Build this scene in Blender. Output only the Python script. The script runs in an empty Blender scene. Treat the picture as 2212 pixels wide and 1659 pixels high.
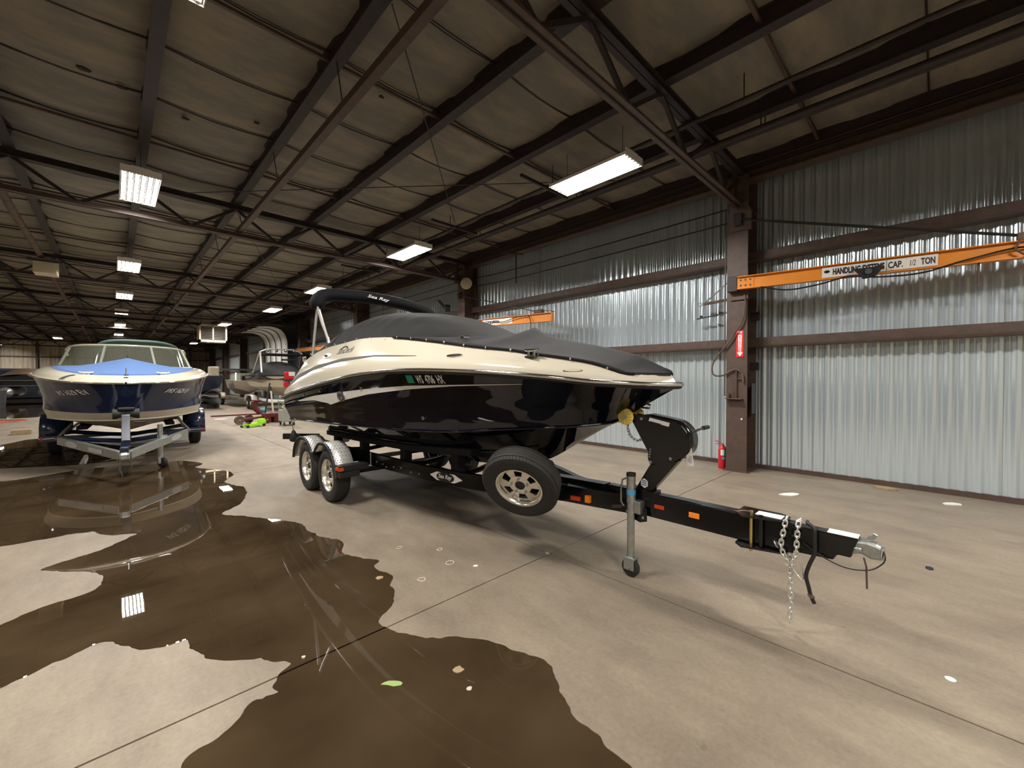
import bpy, bmesh, math, random
import numpy as np
from mathutils import Vector, Matrix

# ------------------------------------------------------------------ camera, world, exposure
scn = bpy.context.scene
COL = scn.collection
cam_d = bpy.data.cameras.new('camera'); cam = bpy.data.objects.new('camera', cam_d); COL.objects.link(cam)
cam.location = (0.0, 0.0, 1.6)
cam_d.sensor_width = 36.0
cam_d.lens = 36.0 * 889.5 / 2212.0
cam_d.clip_start = 0.05; cam_d.clip_end = 300
cam.rotation_euler = (math.radians(90 - 0.7407), 0, math.radians(-44.065))
scn.camera = cam
wd = bpy.data.worlds.new('world'); scn.world = wd; wd.use_nodes = True
bg = wd.node_tree.nodes['Background']; bg.inputs[0].default_value = (0.62, 0.60, 0.58, 1); bg.inputs[1].default_value = 0.02
scn.view_settings.view_transform = 'Standard'; scn.view_settings.look = 'None'
scn.view_settings.exposure = 0.0; scn.view_settings.gamma = 1.0
scn.view_settings.use_curve_mapping = False
LAMP = 232.0            # radiance of the fluorescent tubes
scn.cycles.max_bounces = 6; scn.cycles.diffuse_bounces = 3; scn.cycles.glossy_bounces = 3; scn.cycles.transmission_bounces = 4
scn.cycles.caustics_reflective = False; scn.cycles.caustics_refractive = False
scn.cycles.adaptive_threshold = 0.02
random.seed(7); rng = np.random.default_rng(5)

# ------------------------------------------------------------------ materials
M = {}
def _nt(name):
    m = bpy.data.materials.new(name); m.use_nodes = True
    return m, m.node_tree, m.node_tree.nodes['Principled BSDF']
def mat(name, col, rough=0.5, metal=0.0, var=0.0, scale=6.0, bump=0.0, bscale=40.0, coat=0.0, col2=None, stretch=None, spec=0.5, emis=0.0, rvar=0.0, p0=0.32, p1=0.7, detail=6.0, sheen=0.0, transm=0.0, alpha=1.0, ior=1.5):
    m, nt, b = _nt(name)
    N = nt.nodes; L = nt.links
    b.inputs['Base Color'].default_value = (*col, 1); b.inputs['Roughness'].default_value = rough
    b.inputs['Metallic'].default_value = metal; b.inputs['Coat Weight'].default_value = coat
    b.inputs['Coat Roughness'].default_value = 0.03; b.inputs['Specular IOR Level'].default_value = spec
    b.inputs['IOR'].default_value = ior
    if sheen: b.inputs['Sheen Weight'].default_value = sheen
    if transm: b.inputs['Transmission Weight'].default_value = transm
    if alpha < 1: b.inputs['Alpha'].default_value = alpha
    if emis:
        b.inputs['Emission Color'].default_value = (*col, 1); b.inputs['Emission Strength'].default_value = emis
    if var or col2 or bump or rvar:
        g = N.new('ShaderNodeNewGeometry'); src = g.outputs['Position']
        if stretch:
            mp = N.new('ShaderNodeMapping'); mp.inputs['Scale'].default_value = stretch
            L.new(src, mp.inputs['Vector']); src = mp.outputs['Vector']
        if var or col2 or rvar:
            n = N.new('ShaderNodeTexNoise'); n.inputs['Scale'].default_value = scale; n.inputs['Detail'].default_value = detail; n.inputs['Roughness'].default_value = 0.65
            L.new(src, n.inputs['Vector'])
            r = N.new('ShaderNodeValToRGB'); r.color_ramp.elements[0].position = p0; r.color_ramp.elements[1].position = p1
            c2 = col2 if col2 else tuple(c * (1 - var) for c in col)
            r.color_ramp.elements[0].color = (*c2, 1); r.color_ramp.elements[1].color = (*col, 1)
            L.new(n.outputs['Fac'], r.inputs['Fac'])
            if var or col2: L.new(r.outputs['Color'], b.inputs['Base Color'])
            if rvar:
                mr = N.new('ShaderNodeMapRange'); mr.inputs['To Min'].default_value = rough - rvar; mr.inputs['To Max'].default_value = rough + rvar
                L.new(n.outputs['Fac'], mr.inputs['Value']); L.new(mr.outputs['Result'], b.inputs['Roughness'])
        if bump:
            n2 = N.new('ShaderNodeTexNoise'); n2.inputs['Scale'].default_value = bscale; n2.inputs['Detail'].default_value = 3
            L.new(src, n2.inputs['Vector'])
            bp = N.new('ShaderNodeBump'); bp.inputs['Strength'].default_value = bump; bp.inputs['Distance'].default_value = 0.01
            L.new(n2.outputs['Fac'], bp.inputs['Height']); L.new(bp.outputs['Normal'], b.inputs['Normal'])
    M[name] = m
    return m

def concrete(name):
    m, nt, b = _nt(name); N = nt.nodes; L = nt.links
    g = N.new('ShaderNodeNewGeometry')
    def noise(scale, det=5, st=None, rot=0, rough=0.6):
        s = g.outputs['Position']
        if st:
            mp = N.new('ShaderNodeMapping'); mp.inputs['Scale'].default_value = st; mp.inputs['Rotation'].default_value = (0, 0, rot)
            L.new(s, mp.inputs['Vector']); s = mp.outputs['Vector']
        n = N.new('ShaderNodeTexNoise'); n.inputs['Scale'].default_value = scale; n.inputs['Detail'].default_value = det; n.inputs['Roughness'].default_value = rough
        L.new(s, n.inputs['Vector']); return n.outputs['Fac']
    def ramp(f, p0, p1, c0, c1):
        r = N.new('ShaderNodeValToRGB'); e = r.color_ramp.elements
        e[0].position = p0; e[1].position = p1; e[0].color = (*c0, 1); e[1].color = (*c1, 1); L.new(f, r.inputs['Fac']); return r.outputs['Color']
    def mix(f, a, c, mode='MIX', fac=None):
        x = N.new('ShaderNodeMix'); x.data_type = 'RGBA'; x.blend_type = mode
        if f is not None: L.new(f, x.inputs[0])
        else: x.inputs[0].default_value = fac
        L.new(a, x.inputs[6]); L.new(c, x.inputs[7]); return x.outputs[2]
    base = ramp(noise(0.55, 6), 0.3, 0.72, (0.228, 0.187, 0.138), (0.312, 0.262, 0.196))
    streak = ramp(noise(2.2, 8, (1.25, 0.5, 1), math.radians(-14), 0.72), 0.34, 0.64, (0.66, 0.64, 0.63), (1.06, 1.05, 1.03))
    c = mix(None, base, streak, 'MULTIPLY', 0.8)
    stain = ramp(noise(1.1, 4), 0.56, 0.74, (1, 1, 1), (0.68, 0.655, 0.68))
    c = mix(None, c, stain, 'MULTIPLY', 0.8)
    grain = ramp(noise(38, 4, None, 0, 0.75), 0.3, 0.7, (0.80, 0.79, 0.78), (1.12, 1.12, 1.12))
    c = mix(None, c, grain, 'MULTIPLY', 0.7)
    spots = ramp(noise(9, 2), 0.70, 0.76, (1, 1, 1), (0.72, 0.7, 0.68))
    c = mix(None, c, spots, 'MULTIPLY', 0.6)
    L.new(c, b.inputs['Base Color'])
    mr = N.new('ShaderNodeMapRange'); mr.inputs['To Min'].default_value = 0.42; mr.inputs['To Max'].default_value = 0.75
    L.new(noise(1.6, 5), mr.inputs['Value']); L.new(mr.outputs['Result'], b.inputs['Roughness'])
    bp = N.new('ShaderNodeBump'); bp.inputs['Strength'].default_value = 0.25; bp.inputs['Distance'].default_value = 0.004
    L.new(noise(60, 5), bp.inputs['Height']); L.new(bp.outputs['Normal'], b.inputs['Normal'])
    M[name] = m
concrete('concrete')

def water(name):
    m, nt, b = _nt(name); N = nt.nodes; L = nt.links
    g = N.new('ShaderNodeNewGeometry')
    n = N.new('ShaderNodeTexNoise'); n.inputs['Scale'].default_value = 1.3; n.inputs['Detail'].default_value = 6
    L.new(g.outputs['Position'], n.inputs['Vector'])
    r = N.new('ShaderNodeValToRGB'); e = r.color_ramp.elements; e[0].position = .3; e[1].position = .72
    e[0].color = (0.030, 0.019, 0.009, 1); e[1].color = (0.066, 0.045, 0.024, 1)
    L.new(n.outputs['Fac'], r.inputs['Fac'])
    sx = N.new('ShaderNodeSeparateXYZ'); L.new(g.outputs['Position'], sx.inputs[0])
    cmp_ = N.new('ShaderNodeMath'); cmp_.operation = 'COMPARE'; cmp_.inputs[1].default_value = 2.45; cmp_.inputs[2].default_value = 0.007
    L.new(sx.outputs['Y'], cmp_.inputs[0])
    mj = N.new('ShaderNodeMix'); mj.data_type = 'RGBA'; mj.inputs[7].default_value = (0.006, 0.004, 0.003, 1)
    L.new(cmp_.outputs[0], mj.inputs[0]); L.new(r.outputs['Color'], mj.inputs[6]); L.new(mj.outputs[2], b.inputs['Base Color'])
    b.inputs['Roughness'].default_value = 0.012; b.inputs['IOR'].default_value = 1.38
    n2 = N.new('ShaderNodeTexNoise'); n2.inputs['Scale'].default_value = 1.7; n2.inputs['Detail'].default_value = 2
    L.new(g.outputs['Position'], n2.inputs['Vector'])
    bp = N.new('ShaderNodeBump'); bp.inputs['Strength'].default_value = 0.03; bp.inputs['Distance'].default_value = 0.02
    L.new(n2.outputs['Fac'], bp.inputs['Height']); L.new(bp.outputs['Normal'], b.inputs['Normal'])
    M[name] = m
water('water')

mat('galv', (0.70, 0.81, 0.885), 0.20, 0.60, var=0.08, scale=2.0, rvar=0.05, stretch=(1, 1, 0.15), detail=1.0)
mat('tan_sheet', (0.58, 0.50, 0.38), 0.55, 0.1, var=0.45, scale=1.2, stretch=(2, 1, 0.3))
mat('brown_steel', (0.098, 0.062, 0.047), 0.55, 0.0, var=0.35, scale=9)
mat('dark_steel', (0.034, 0.023, 0.024), 0.6, 0.0, var=0.4, scale=8)
mat('rust_pipe', (0.16, 0.105, 0.075), 0.8, 0.0, col2=(0.055, 0.03, 0.022), scale=7)
mat('insul', (0.34, 0.29, 0.21), 0.9, 0.0, col2=(0.185, 0.170, 0.150), scale=1.5, p0=0.42, p1=0.80, stretch=(0.6, 1.6, 1), bump=0.6, bscale=16)
mat('joint', (0.03, 0.025, 0.02), 0.95)
mat('lamp_white', (0.80, 0.78, 0.74), 0.45)
def emis_mat(name, col, s):
    m = bpy.data.materials.new(name); m.use_nodes = True; nt = m.node_tree
    nt.nodes.remove(nt.nodes['Principled BSDF']); e = nt.nodes.new('ShaderNodeEmission')
    e.inputs[0].default_value = (*col, 1); e.inputs[1].default_value = s
    nt.links.new(e.outputs[0], nt.nodes['Material Output'].inputs[0]); M[name] = m
emis_mat('tube_glow', (1.0, 0.95, 0.885), LAMP)
mat('hull_black', (0.003, 0.0035, 0.009), 0.05)
mat('hull_navy', (0.010, 0.020, 0.055), 0.08)
mat('cream', (0.56, 0.515, 0.41), 0.14)
mat('cream_dull', (0.62, 0.56, 0.44), 0.35, var=0.12, scale=3)
mat('canvas', (0.024, 0.024, 0.0245), 0.85, var=0.25, scale=5, bump=0.15, bscale=220, spec=0.2)
mat('canvas_dark', (0.010, 0.010, 0.012), 0.85, spec=0.2, bump=0.15, bscale=200)
mat('canvas_blue', (0.070, 0.150, 0.36), 0.8, bump=0.1, bscale=180)
mat('canvas_green', (0.010, 0.040, 0.028), 0.8)
mat('canvas_tan', (0.36, 0.22, 0.12), 0.85, var=0.3, scale=4)
mat('chrome', (0.75, 0.75, 0.75), 0.12, 1.0)
mat('alu', (0.80, 0.79, 0.76), 0.30, 0.7)
mat('alu_wheel', (0.76, 0.725, 0.64), 0.25, 0.85)
mat('diamond_alu', (0.78, 0.78, 0.74), 0.33, 0.55)
mat('chain_zinc', (0.80, 0.80, 0.76), 0.3, 0.8)
mat('zinc', (0.52, 0.55, 0.54), 0.42, 1.0, var=0.3, scale=30)
mat('black_paint', (0.004, 0.004, 0.005), 0.18)
mat('rubber', (0.020, 0.019, 0.018), 0.7, var=0.25, scale=14)
mat('plastic_black', (0.010, 0.010, 0.011), 0.45)
mat('carpet_black', (0.008, 0.008, 0.010), 0.95)
mat('trailer_navy', (0.006, 0.016, 0.045), 0.25, coat=0.5)
mat('yellow_rubber', (0.88, 0.66, 0.14), 0.38)
mat('amber', (0.95, 0.25, 0.01), 0.25, spec=0.8)
mat('amber_dark', (0.55, 0.055, 0.008), 0.25)
mat('orange_paint', (0.78, 0.28, 0.035), 0.38, var=0.12, scale=4)
mat('decal_white', (0.82, 0.82, 0.80), 0.45)
mat('decal_silver', (0.78, 0.76, 0.70), 0.35)
mat('decal_grey', (0.06, 0.058, 0.055), 0.6, spec=0.2)
mat('decal_green', (0.01, 0.30, 0.17), 0.4)
mat('decal_blue', (0.06, 0.10, 0.35), 0.4)
mat('decal_cyan', (0.08, 0.35, 0.65), 0.4)
mat('ink', (0.012, 0.014, 0.03), 0.6)
mat('paper', (0.80, 0.79, 0.74), 0.8)
mat('red_paint', (0.55, 0.012, 0.018), 0.3, coat=0.3)
mat('red_sign', (0.68, 0.02, 0.03), 0.5)
mat('red_dark', (0.11, 0.010, 0.014), 0.45)
mat('lime', (0.38, 0.78, 0.03), 0.4)
mat('wood', (0.42, 0.30, 0.17), 0.8, var=0.3, scale=20)
mat('cart_grey', (0.34, 0.35, 0.31), 0.5)
mat('heater_cream', (0.60, 0.52, 0.38), 0.5, var=0.2, scale=6)
mat('louvre_dark', (0.016, 0.017, 0.019), 0.5)
mat('louvre', (0.10, 0.105, 0.11), 0.45, 0.3)
mat('brass', (0.70, 0.55, 0.22), 0.35, 1.0)
mat('hose_orange', (0.50, 0.10, 0.05), 0.6)
mat('leaf', (0.30, 0.42, 0.13), 0.6)
mat('white_sheet', (0.66, 0.66, 0.64), 0.45, bump=0.1, bscale=6)
mat('glass_green', (0.80, 0.90, 0.78), 0.03, transm=1.0, ior=1.25)
mat('navy_tarp', (0.012, 0.020, 0.035), 0.7, var=0.3, scale=3)
mat('lid_blue', (0.10, 0.28, 0.38), 0.6)
mat('cable_black', (0.010, 0.010, 0.011), 0.5)

# ------------------------------------------------------------------ mesh helpers
def basis(d, up=(0, 0, 1)):
    d = Vector(d).normalized(); u = Vector(up)
    if abs(d.dot(u)) > 0.98: u = Vector((1, 0, 0))
    a = d.cross(u).normalized(); b = a.cross(d).normalized()
    return d, a, b
class MB:
    def __init__(s): s.v = []; s.f = []
    def add(s, vs, fs):
        o = len(s.v); s.v += [tuple(float(c) for c in p) for p in vs]; s.f += [tuple(i + o for i in f) for f in fs]; return s
    def box(s, a, b):
        x0, y0, z0 = a; x1, y1, z1 = b
        return s.add([(x0,y0,z0),(x1,y0,z0),(x1,y1,z0),(x0,y1,z0),(x0,y0,z1),(x1,y0,z1),(x1,y1,z1),(x0,y1,z1)],
                     [(0,3,2,1),(4,5,6,7),(0,1,5,4),(1,2,6,5),(2,3,7,6),(3,0,4,7)])
    def bar(s, p, q, w, h, up=(0,0,1)):
        p = Vector(p); q = Vector(q); d, a, b = basis(q - p, up); vs = []
        for c in (p, q):
            for i, j in ((-1,-1),(1,-1),(1,1),(-1,1)): vs.append(c + a*(i*w/2) + b*(j*h/2))
        return s.add(vs, [(3,2,1,0),(4,5,6,7),(0,1,5,4),(1,2,6,5),(2,3,7,6),(3,0,4,7)])
    def tube(s, pts, r, n=8, closed=False, cap=True, sq=None):
        pts = [Vector(p) for p in pts]; k = len(pts); rr = r if hasattr(r, '__len__') else [r]*k
        vs = []; fs = []; prev = None
        for i, p in enumerate(pts):
            if closed: d = pts[(i+1) % k] - pts[i-1]
            else: d = pts[min(i+1, k-1)] - pts[max(i-1, 0)]
            d.normalize()
            if prev is None: _, a, b = basis(d)
            else:
                a = prev - d*prev.dot(d)
                if a.length < 1e-5: _, a, b = basis(d)
                a.normalize(); b = a.cross(d)
            prev = a
            for j in range(n):
                t = 2*math.pi*j/n
                e = a*math.cos(t)*rr[i] + b*math.sin(t)*rr[i]
                if sq: e = Vector((e.x*sq[0], e.y*sq[1], e.z*sq[2]))
                vs.append(p + e)
        m = k if closed else k-1
        for i in range(m):
            for j in range(n):
                a0 = i*n+j; a1 = i*n+(j+1) % n; b0 = ((i+1) % k)*n+j; b1 = ((i+1) % k)*n+(j+1) % n
                fs.append((a0, a1, b1, b0))
        if cap and not closed:
            fs.append(tuple(reversed(range(n)))); fs.append(tuple((k-1)*n+j for j in range(n)))
        return s.add(vs, fs)
    def cyl(s, p, q, r, n=16, r2=None): return s.tube([p, q], [r, r if r2 is None else r2], n)
    def lathe(s, prof, c, ax, n=24, closed=False, cap=True):
        d, a, b = basis(ax); c = Vector(c); vs = []; fs = []; k = len(prof)
        for (r, h) in prof:
            for j in range(n):
                t = 2*math.pi*j/n
                vs.append(c + d*h + (a*math.cos(t) + b*math.sin(t))*r)
        for i in range(k if closed else k-1):
            i2 = (i+1) % k
            for j in range(n):
                fs.append((i*n+j, i*n+(j+1) % n, i2*n+(j+1) % n, i2*n+j))
        if not closed and cap:
            if prof[0][0] > 1e-4: fs.append(tuple(reversed(range(n))))
            if prof[-1][0] > 1e-4: fs.append(tuple((k-1)*n+j for j in range(n)))
        return s.add(vs, fs)
    def prism(s, poly, e0, e1, f):
        # poly: 2-D outline, f(u,v,w) -> 3-D, extruded w from e0 to e1
        k = len(poly)
        vs = [f(u, v, e0) for u, v in poly] + [f(u, v, e1) for u, v in poly]
        fs = [tuple(range(k)), tuple(reversed(range(k, 2*k)))] + [(i+k, (i+1) % k + k, (i+1) % k, i) for i in range(k)]
        return s.add(vs, fs)
    def yz(s, poly, x0, x1): return s.prism(poly, x0, x1, lambda u, v, w: (w, u, v))
    def xz(s, poly, y0, y1): return s.prism(poly, y0, y1, lambda u, v, w: (u, w, v))
    def xy(s, poly, z0, z1): return s.prism(poly, z0, z1, lambda u, v, w: (u, v, w))
    def grid(s, P, flip=False):
        P = np.asarray(P); a, b, _ = P.shape
        fs = []
        for i in range(a-1):
            for j in range(b-1):
                q = (i*b+j, (i+1)*b+j, (i+1)*b+j+1, i*b+j+1)
                fs.append(tuple(reversed(q)) if flip else q)
        return s.add(P.reshape(-1, 3), fs)
    def sphere(s, c, r, n=10, sc=(1,1,1)):
        prof = [(math.sin(math.pi*i/n)*r, -math.cos(math.pi*i/n)*r) for i in range(n+1)]
        o = len(s.v); s.lathe(prof, (0,0,0), (0,0,1), n*2)
        for i in range(o, len(s.v)):
            p = s.v[i]; s.v[i] = (c[0]+p[0]*sc[0], c[1]+p[1]*sc[1], c[2]+p[2]*sc[2])
        return s
    def mesh(s, name, off=(0,0,0)):
        me = bpy.data.meshes.new(name)
        me.from_pydata([(p[0]-off[0], p[1]-off[1], p[2]-off[2]) for p in s.v], [], s.f); me.update()
        return me
    def build(s, name, m, parent=None, smooth=None, bevel=0.0, fix=True, solid=0.0):
        off = Vector((0,0,0)); q = parent
        while q is not None: off += q.location; q = q.parent
        me = s.mesh(name, off)
        if fix:
            bm = bmesh.new(); bm.from_mesh(me)
            bmesh.ops.remove_doubles(bm, verts=bm.verts, dist=1e-5)
            bmesh.ops.recalc_face_normals(bm, faces=bm.faces); bm.to_mesh(me); bm.free()
        if smooth:
            me.shade_smooth(); me.set_sharp_from_angle(angle=math.radians(smooth))
        me.materials.append(M[m])
        o = bpy.data.objects.new(name, me); COL.objects.link(o)
        if parent is not None: o.parent = parent
        if bevel:
            bv = o.modifiers.new('bevel', 'BEVEL'); bv.width = bevel; bv.segments = 2; bv.limit_method = 'ANGLE'; bv.angle_limit = math.radians(40)
        if solid:
            so = o.modifiers.new('solid', 'SOLIDIFY'); so.thickness = solid; so.offset = -1
        return o
def tag(o, label=None, cat=None, group=None, kind=None):
    if label: o['label'] = label
    if cat: o['category'] = cat
    if group: o['group'] = group
    if kind: o['kind'] = kind
    return o
def thing(name, label, cat, loc=(0,0,0), group=None, kind=None):
    o = bpy.data.objects.new(name, None); COL.objects.link(o); o.location = loc; o.empty_display_size = 0.1
    return tag(o, label, cat, group, kind)
def copy_tree(o, parent=None):
    c = o.copy(); COL.objects.link(c); c.parent = parent
    for ch in o.children: copy_tree(ch, c)
    return c
def spline(pts, n):
    P = np.asarray(pts, float); k = len(P)
    d = np.r_[0, np.cumsum(np.maximum(np.linalg.norm(np.diff(P, axis=0), axis=1), 1e-6))]
    m = np.zeros_like(P)
    for i in range(k):
        if i == 0: m[i] = (P[1]-P[0])/(d[1]-d[0])
        elif i == k-1: m[i] = (P[-1]-P[-2])/(d[-1]-d[-2])
        else: m[i] = (P[i+1]-P[i-1])/(d[i+1]-d[i-1])
    t = np.linspace(0, d[-1], n); out = []
    for x in t:
        i = min(max(np.searchsorted(d, x)-1, 0), k-2); h = d[i+1]-d[i]; s = (x-d[i])/h
        out.append((2*s**3-3*s**2+1)*P[i] + (s**3-2*s**2+s)*h*m[i] + (-2*s**3+3*s**2)*P[i+1] + (s**3-s**2)*h*m[i+1])
    return np.array(out)
_txt = {}
def text2d(txt, shear=0.0, bold=0.0):
    # flat letter outlines as triangles, cap height 1, origin bottom-left
    key = (txt, shear, bold)
    if key in _txt: return _txt[key]
    cu = bpy.data.curves.new('lettering', 'FONT'); cu.body = txt; cu.size = 1.0; cu.shear = shear; cu.offset = bold; cu.resolution_u = 3
    ob = bpy.data.objects.new('lettering', cu); COL.objects.link(ob)
    dg = bpy.context.evaluated_depsgraph_get(); me = bpy.data.meshes.new_from_object(ob.evaluated_get(dg))
    V = np.array([tuple(v.co)[:2] for v in me.vertices]); Fc = [tuple(p.vertices) for p in me.polygons]
    bpy.data.objects.remove(ob); bpy.data.curves.remove(cu); bpy.data.meshes.remove(me)
    V = V - V.min(0); h = max(V[:, 1].max(), 1e-3); V = V/h
    _txt[key] = (V, Fc); return V, Fc
def put_text(txt, fmap, height, width, name, m, parent, shear=0.0, bold=0.0):
    V, Fc = text2d(txt, shear, bold); sx = width/V[:, 0].max()
    b = MB(); b.add([fmap(x*sx, y*height) for x, y in V], Fc)
    return b.build(name, m, parent, fix=False)
# ------------------------------------------------------------------ floor
XL, XR, YF, YB = -14.0, 8.3, -6.0, 62.0
flo = thing('floor', 'worn tan concrete floor of cast slabs', None, (0, 0, 0), kind='structure')
MB().box((XL, YF, -0.20), (XR+0.1, YB, -0.02)).build('joint_bed', 'joint', flo)
gx = [XL, -9.15, -3.15, 2.85, XR+0.1]; gy = [YF, -3.0, 2.45, 8.3, 14.2, 20.1, 26, 32, 38, 44, 50, 56, YB]
for i in range(len(gx)-1):
    for j in range(len(gy)-1):
        g = 0.006
        MB().box((gx[i]+g, gy[j]+g, -0.15), (gx[i+1]-g, gy[j+1]-g, 0.0)).build('concrete_slab', 'concrete', flo)
PUDDLE = [(-1.542,10.096),(-1.278,10.091),(-1.048,10.114),(-0.838,10.238),(-0.479,10.440),(0.016,10.409),(0.484,10.240),(0.858,10.270),(1.078,9.995),(1.176,9.570),(1.049,9.274),(1.276,8.843),(1.416,8.457),(1.409,8.131),(1.218,7.676),(1.292,7.296),(1.358,7.104),(1.317,6.717),(1.249,6.470),(1.127,6.163),(0.908,5.854),(1.070,5.606),(1.208,5.383),(1.341,5.158),(1.448,4.869),(1.451,4.579),(1.486,4.342),(1.581,4.109),(1.580,3.991),(1.488,3.786),(1.562,3.632),(1.605,3.537),(1.668,3.398),(1.585,3.335),(1.575,3.209),(1.624,3.066),(1.546,2.956),(1.508,2.847),(1.402,2.682),(1.288,2.594),(1.223,2.511),(1.257,2.376),(1.323,2.263),(1.393,2.163),(1.530,2.015),(1.618,1.899),(1.662,1.781),(1.672,1.728),(1.699,1.640),(1.725,1.538),(1.676,1.411),(1.618,1.309),(1.585,1.239),(1.542,1.185),(1.539,1.116),(1.543,1.043),(1.519,0.956),(1.505,0.871),(1.474,0.765),(1.399,0.655),(1.184,0.782),(0.616,1.332),(0.089,1.988),(0.198,2.136),(0.225,2.178),(0.292,2.205),(0.375,2.242),(0.443,2.306),(0.488,2.337),(0.523,2.315),(0.537,2.331),(0.584,2.311),(0.613,2.321),(0.591,2.380),(0.627,2.426),(0.659,2.468),(0.708,2.510),(0.656,2.591),(0.613,2.655),(0.528,2.740),(0.471,2.795),(0.396,2.878),(0.355,2.979),(0.330,3.041),(0.322,3.123),(0.312,3.179),(0.268,3.190),(0.215,3.197),(0.143,3.230),(0.094,3.270),(0.036,3.376),(0.006,3.444),(-0.025,3.495),(-0.065,3.522),(-0.104,3.520),(-0.161,3.487),(-0.214,3.455),(-0.274,3.434),(-0.322,3.405),(-0.386,3.395),(-0.437,3.364),(-0.539,3.314),(-0.727,3.785),(-0.629,4.169),(-0.544,4.221),(-0.452,4.278),(-0.353,4.339),(-0.243,4.351),(-0.127,4.405),(-0.066,4.517),(-0.048,4.657),(-0.083,4.745),(-0.138,4.844),(-0.235,4.961),(-0.347,5.087),(-0.447,5.212),(-0.358,5.258),(-0.251,5.300),(-0.122,5.379),(0.002,5.519),(0.103,5.647),(0.166,5.716),(0.071,5.807),(0.003,5.847),(-0.083,5.974),(-0.171,6.140),(-0.205,6.136),(-0.289,6.173),(-0.435,6.184),(-0.574,6.194),(-0.691,6.189),(-0.790,6.193),(-0.957,6.223)]
PUDDLE2 = [(-2.384,15.663),(-1.971,15.635),(-1.626,16.552),(-1.218,16.506),(-0.744,15.474),(-0.136,14.053),(0.407,12.784),(0.608,12.000),(0.364,11.481),(-0.047,11.145),(-0.478,11.084),(-0.892,11.261),(-1.466,11.602),(-1.804,11.824)]
PUDDLE3 = [(-6.568,45.948),(-5.164,46.240),(-3.579,43.055),(-2.697,35.598),(-2.143,28.815),(-2.300,26.065),(-2.889,25.802),(-3.870,27.022)]
def puddle(pts, label, jit):
    # a thin film with a wavering shoreline and a rounded rim
    closed = [(*p, 0) for p in pts] + [(*pts[0], 0)]
    per = sum((Vector(closed[i+1])-Vector(closed[i])).length for i in range(len(pts)))
    n = int(per/max(0.014, jit*1.1)); Q = spline(closed, n+1)[:-1, :2]; T = np.roll(Q, -1, 0)-np.roll(Q, 1, 0); T /= np.linalg.norm(T, axis=1)[:, None]+1e-9
    nz = np.zeros(n)
    for wl_n, am in ((2, .55), (4, .6), (9, .8), (21, .9)):
        c_ = rng.normal(size=max(4, n//wl_n)); nz += am*np.interp(np.arange(n)/n*len(c_), np.arange(len(c_)+1), np.r_[c_, c_[0]])
    Q = Q + np.c_[-T[:, 1], T[:, 0]]*(nz*jit*.55)[:, None]
    out = [Vector(q) for q in Q]
    me = bpy.data.meshes.new('puddle'); bm = bmesh.new()
    vs = [bm.verts.new((p.x, p.y, 0.0035)) for p in out]
    f = bm.faces.new(vs); f.normal_update()
    if f.normal.z < 0: f.normal_flip()
    low = []
    for i, v in enumerate(vs):
        p0 = out[i-1]; p1 = out[(i+1) % len(out)]; t = (p1-p0).normalized(); nn = Vector((t.y, -t.x))
        low.append(bm.verts.new((v.co.x + nn.x*0.006*(-1), v.co.y + nn.y*0.006*(-1), 0.0)))
    for i in range(len(vs)):
        j = (i+1) % len(vs); bm.faces.new((vs[i], vs[j], low[j], low[i]))
    bmesh.ops.recalc_face_normals(bm, faces=[g for g in bm.faces if g is not f])
    bmesh.ops.triangulate(bm, faces=[f]); bm.to_mesh(me); bm.free()
    for p in me.polygons: p.use_smooth = False
    me.materials.append(M['water'])
    o = bpy.data.objects.new('puddle', me); COL.objects.link(o); tag(o, label, 'puddle')
puddle(PUDDLE, 'large brown water puddle with ragged shore spread across the near floor', 0.013)
puddle(PUDDLE2, 'dark wet patch under the trailer of the navy and cream bow rider', 0.03)
puddle(PUDDLE3, 'far wet patch in front of the pontoon boat with tan cover', 0.1)

# ------------------------------------------------------------------ walls
def rib_sheet(w, z0, z1, pitch, d):
    # one roll-formed sheet, rib profile along its width; local x = out of wall, y along wall
    prof = []; n = int(round(w/pitch))
    for k in range(n):
        a = k*pitch
        prof += [(a, 0), (a+pitch*0.10, 0), (a+pitch*0.22, -d), (a+pitch*0.42, -d), (a+pitch*0.54, 0), (a+pitch*0.72, 0), (a+pitch*0.76, -d*0.22), (a+pitch*0.80, 0)]
    prof.append((w, 0))
    vs = []; fs = []
    for (y, x) in prof: vs += [(x, y, z0), (x, y, z1)]
    for i in range(len(prof)-1): fs.append((2*i, 2*i+1, 2*i+3, 2*i+2))
    me = bpy.data.meshes.new('wall_sheet'); me.from_pydata(vs, [], fs); me.update(); me.shade_smooth(); return me
wr = thing('wall_right', 'galvanised ribbed steel side wall', None, (XR, 0, 0), kind='structure')
shm = rib_sheet(0.9, 0.06, 5.42, 0.15, 0.026); shm.materials.append(M['galv'])
k = 0
for j in range(int((YB-YF)/0.9)+1):
    o = bpy.data.objects.new('wall_sheet', shm); COL.objects.link(o); o.parent = wr
    o.location = (random.uniform(-0.002, 0.002) - (0.0025 if j % 2 else 0), YF + j*0.9, 0); o.rotation_euler = (0, random.uniform(-0.0015, 0.0015), random.uniform(-0.004, 0.004))
MB().box((XR+0.06, YF, 0), (XR+0.16, YB, 5.6)).build('insulation_backing', 'insul', wr)
b = MB(); b.yz([(YF, 0), (YB, 0), (YB, 0.075), (YF, 0.075)], XR-0.045, XR+0.03)
tag(b.build('baseboard_right', 'brown_steel'), 'brown base angle along the foot of the ribbed wall', None, None, 'structure')
wb = thing('wall_back', 'tan sheeted far end wall', None, (0, YB, 0), kind='structure')
shb = rib_sheet(1.2, 0.0, 5.6, 0.6, 0.04); shb.materials.append(M['tan_sheet'])
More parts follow.
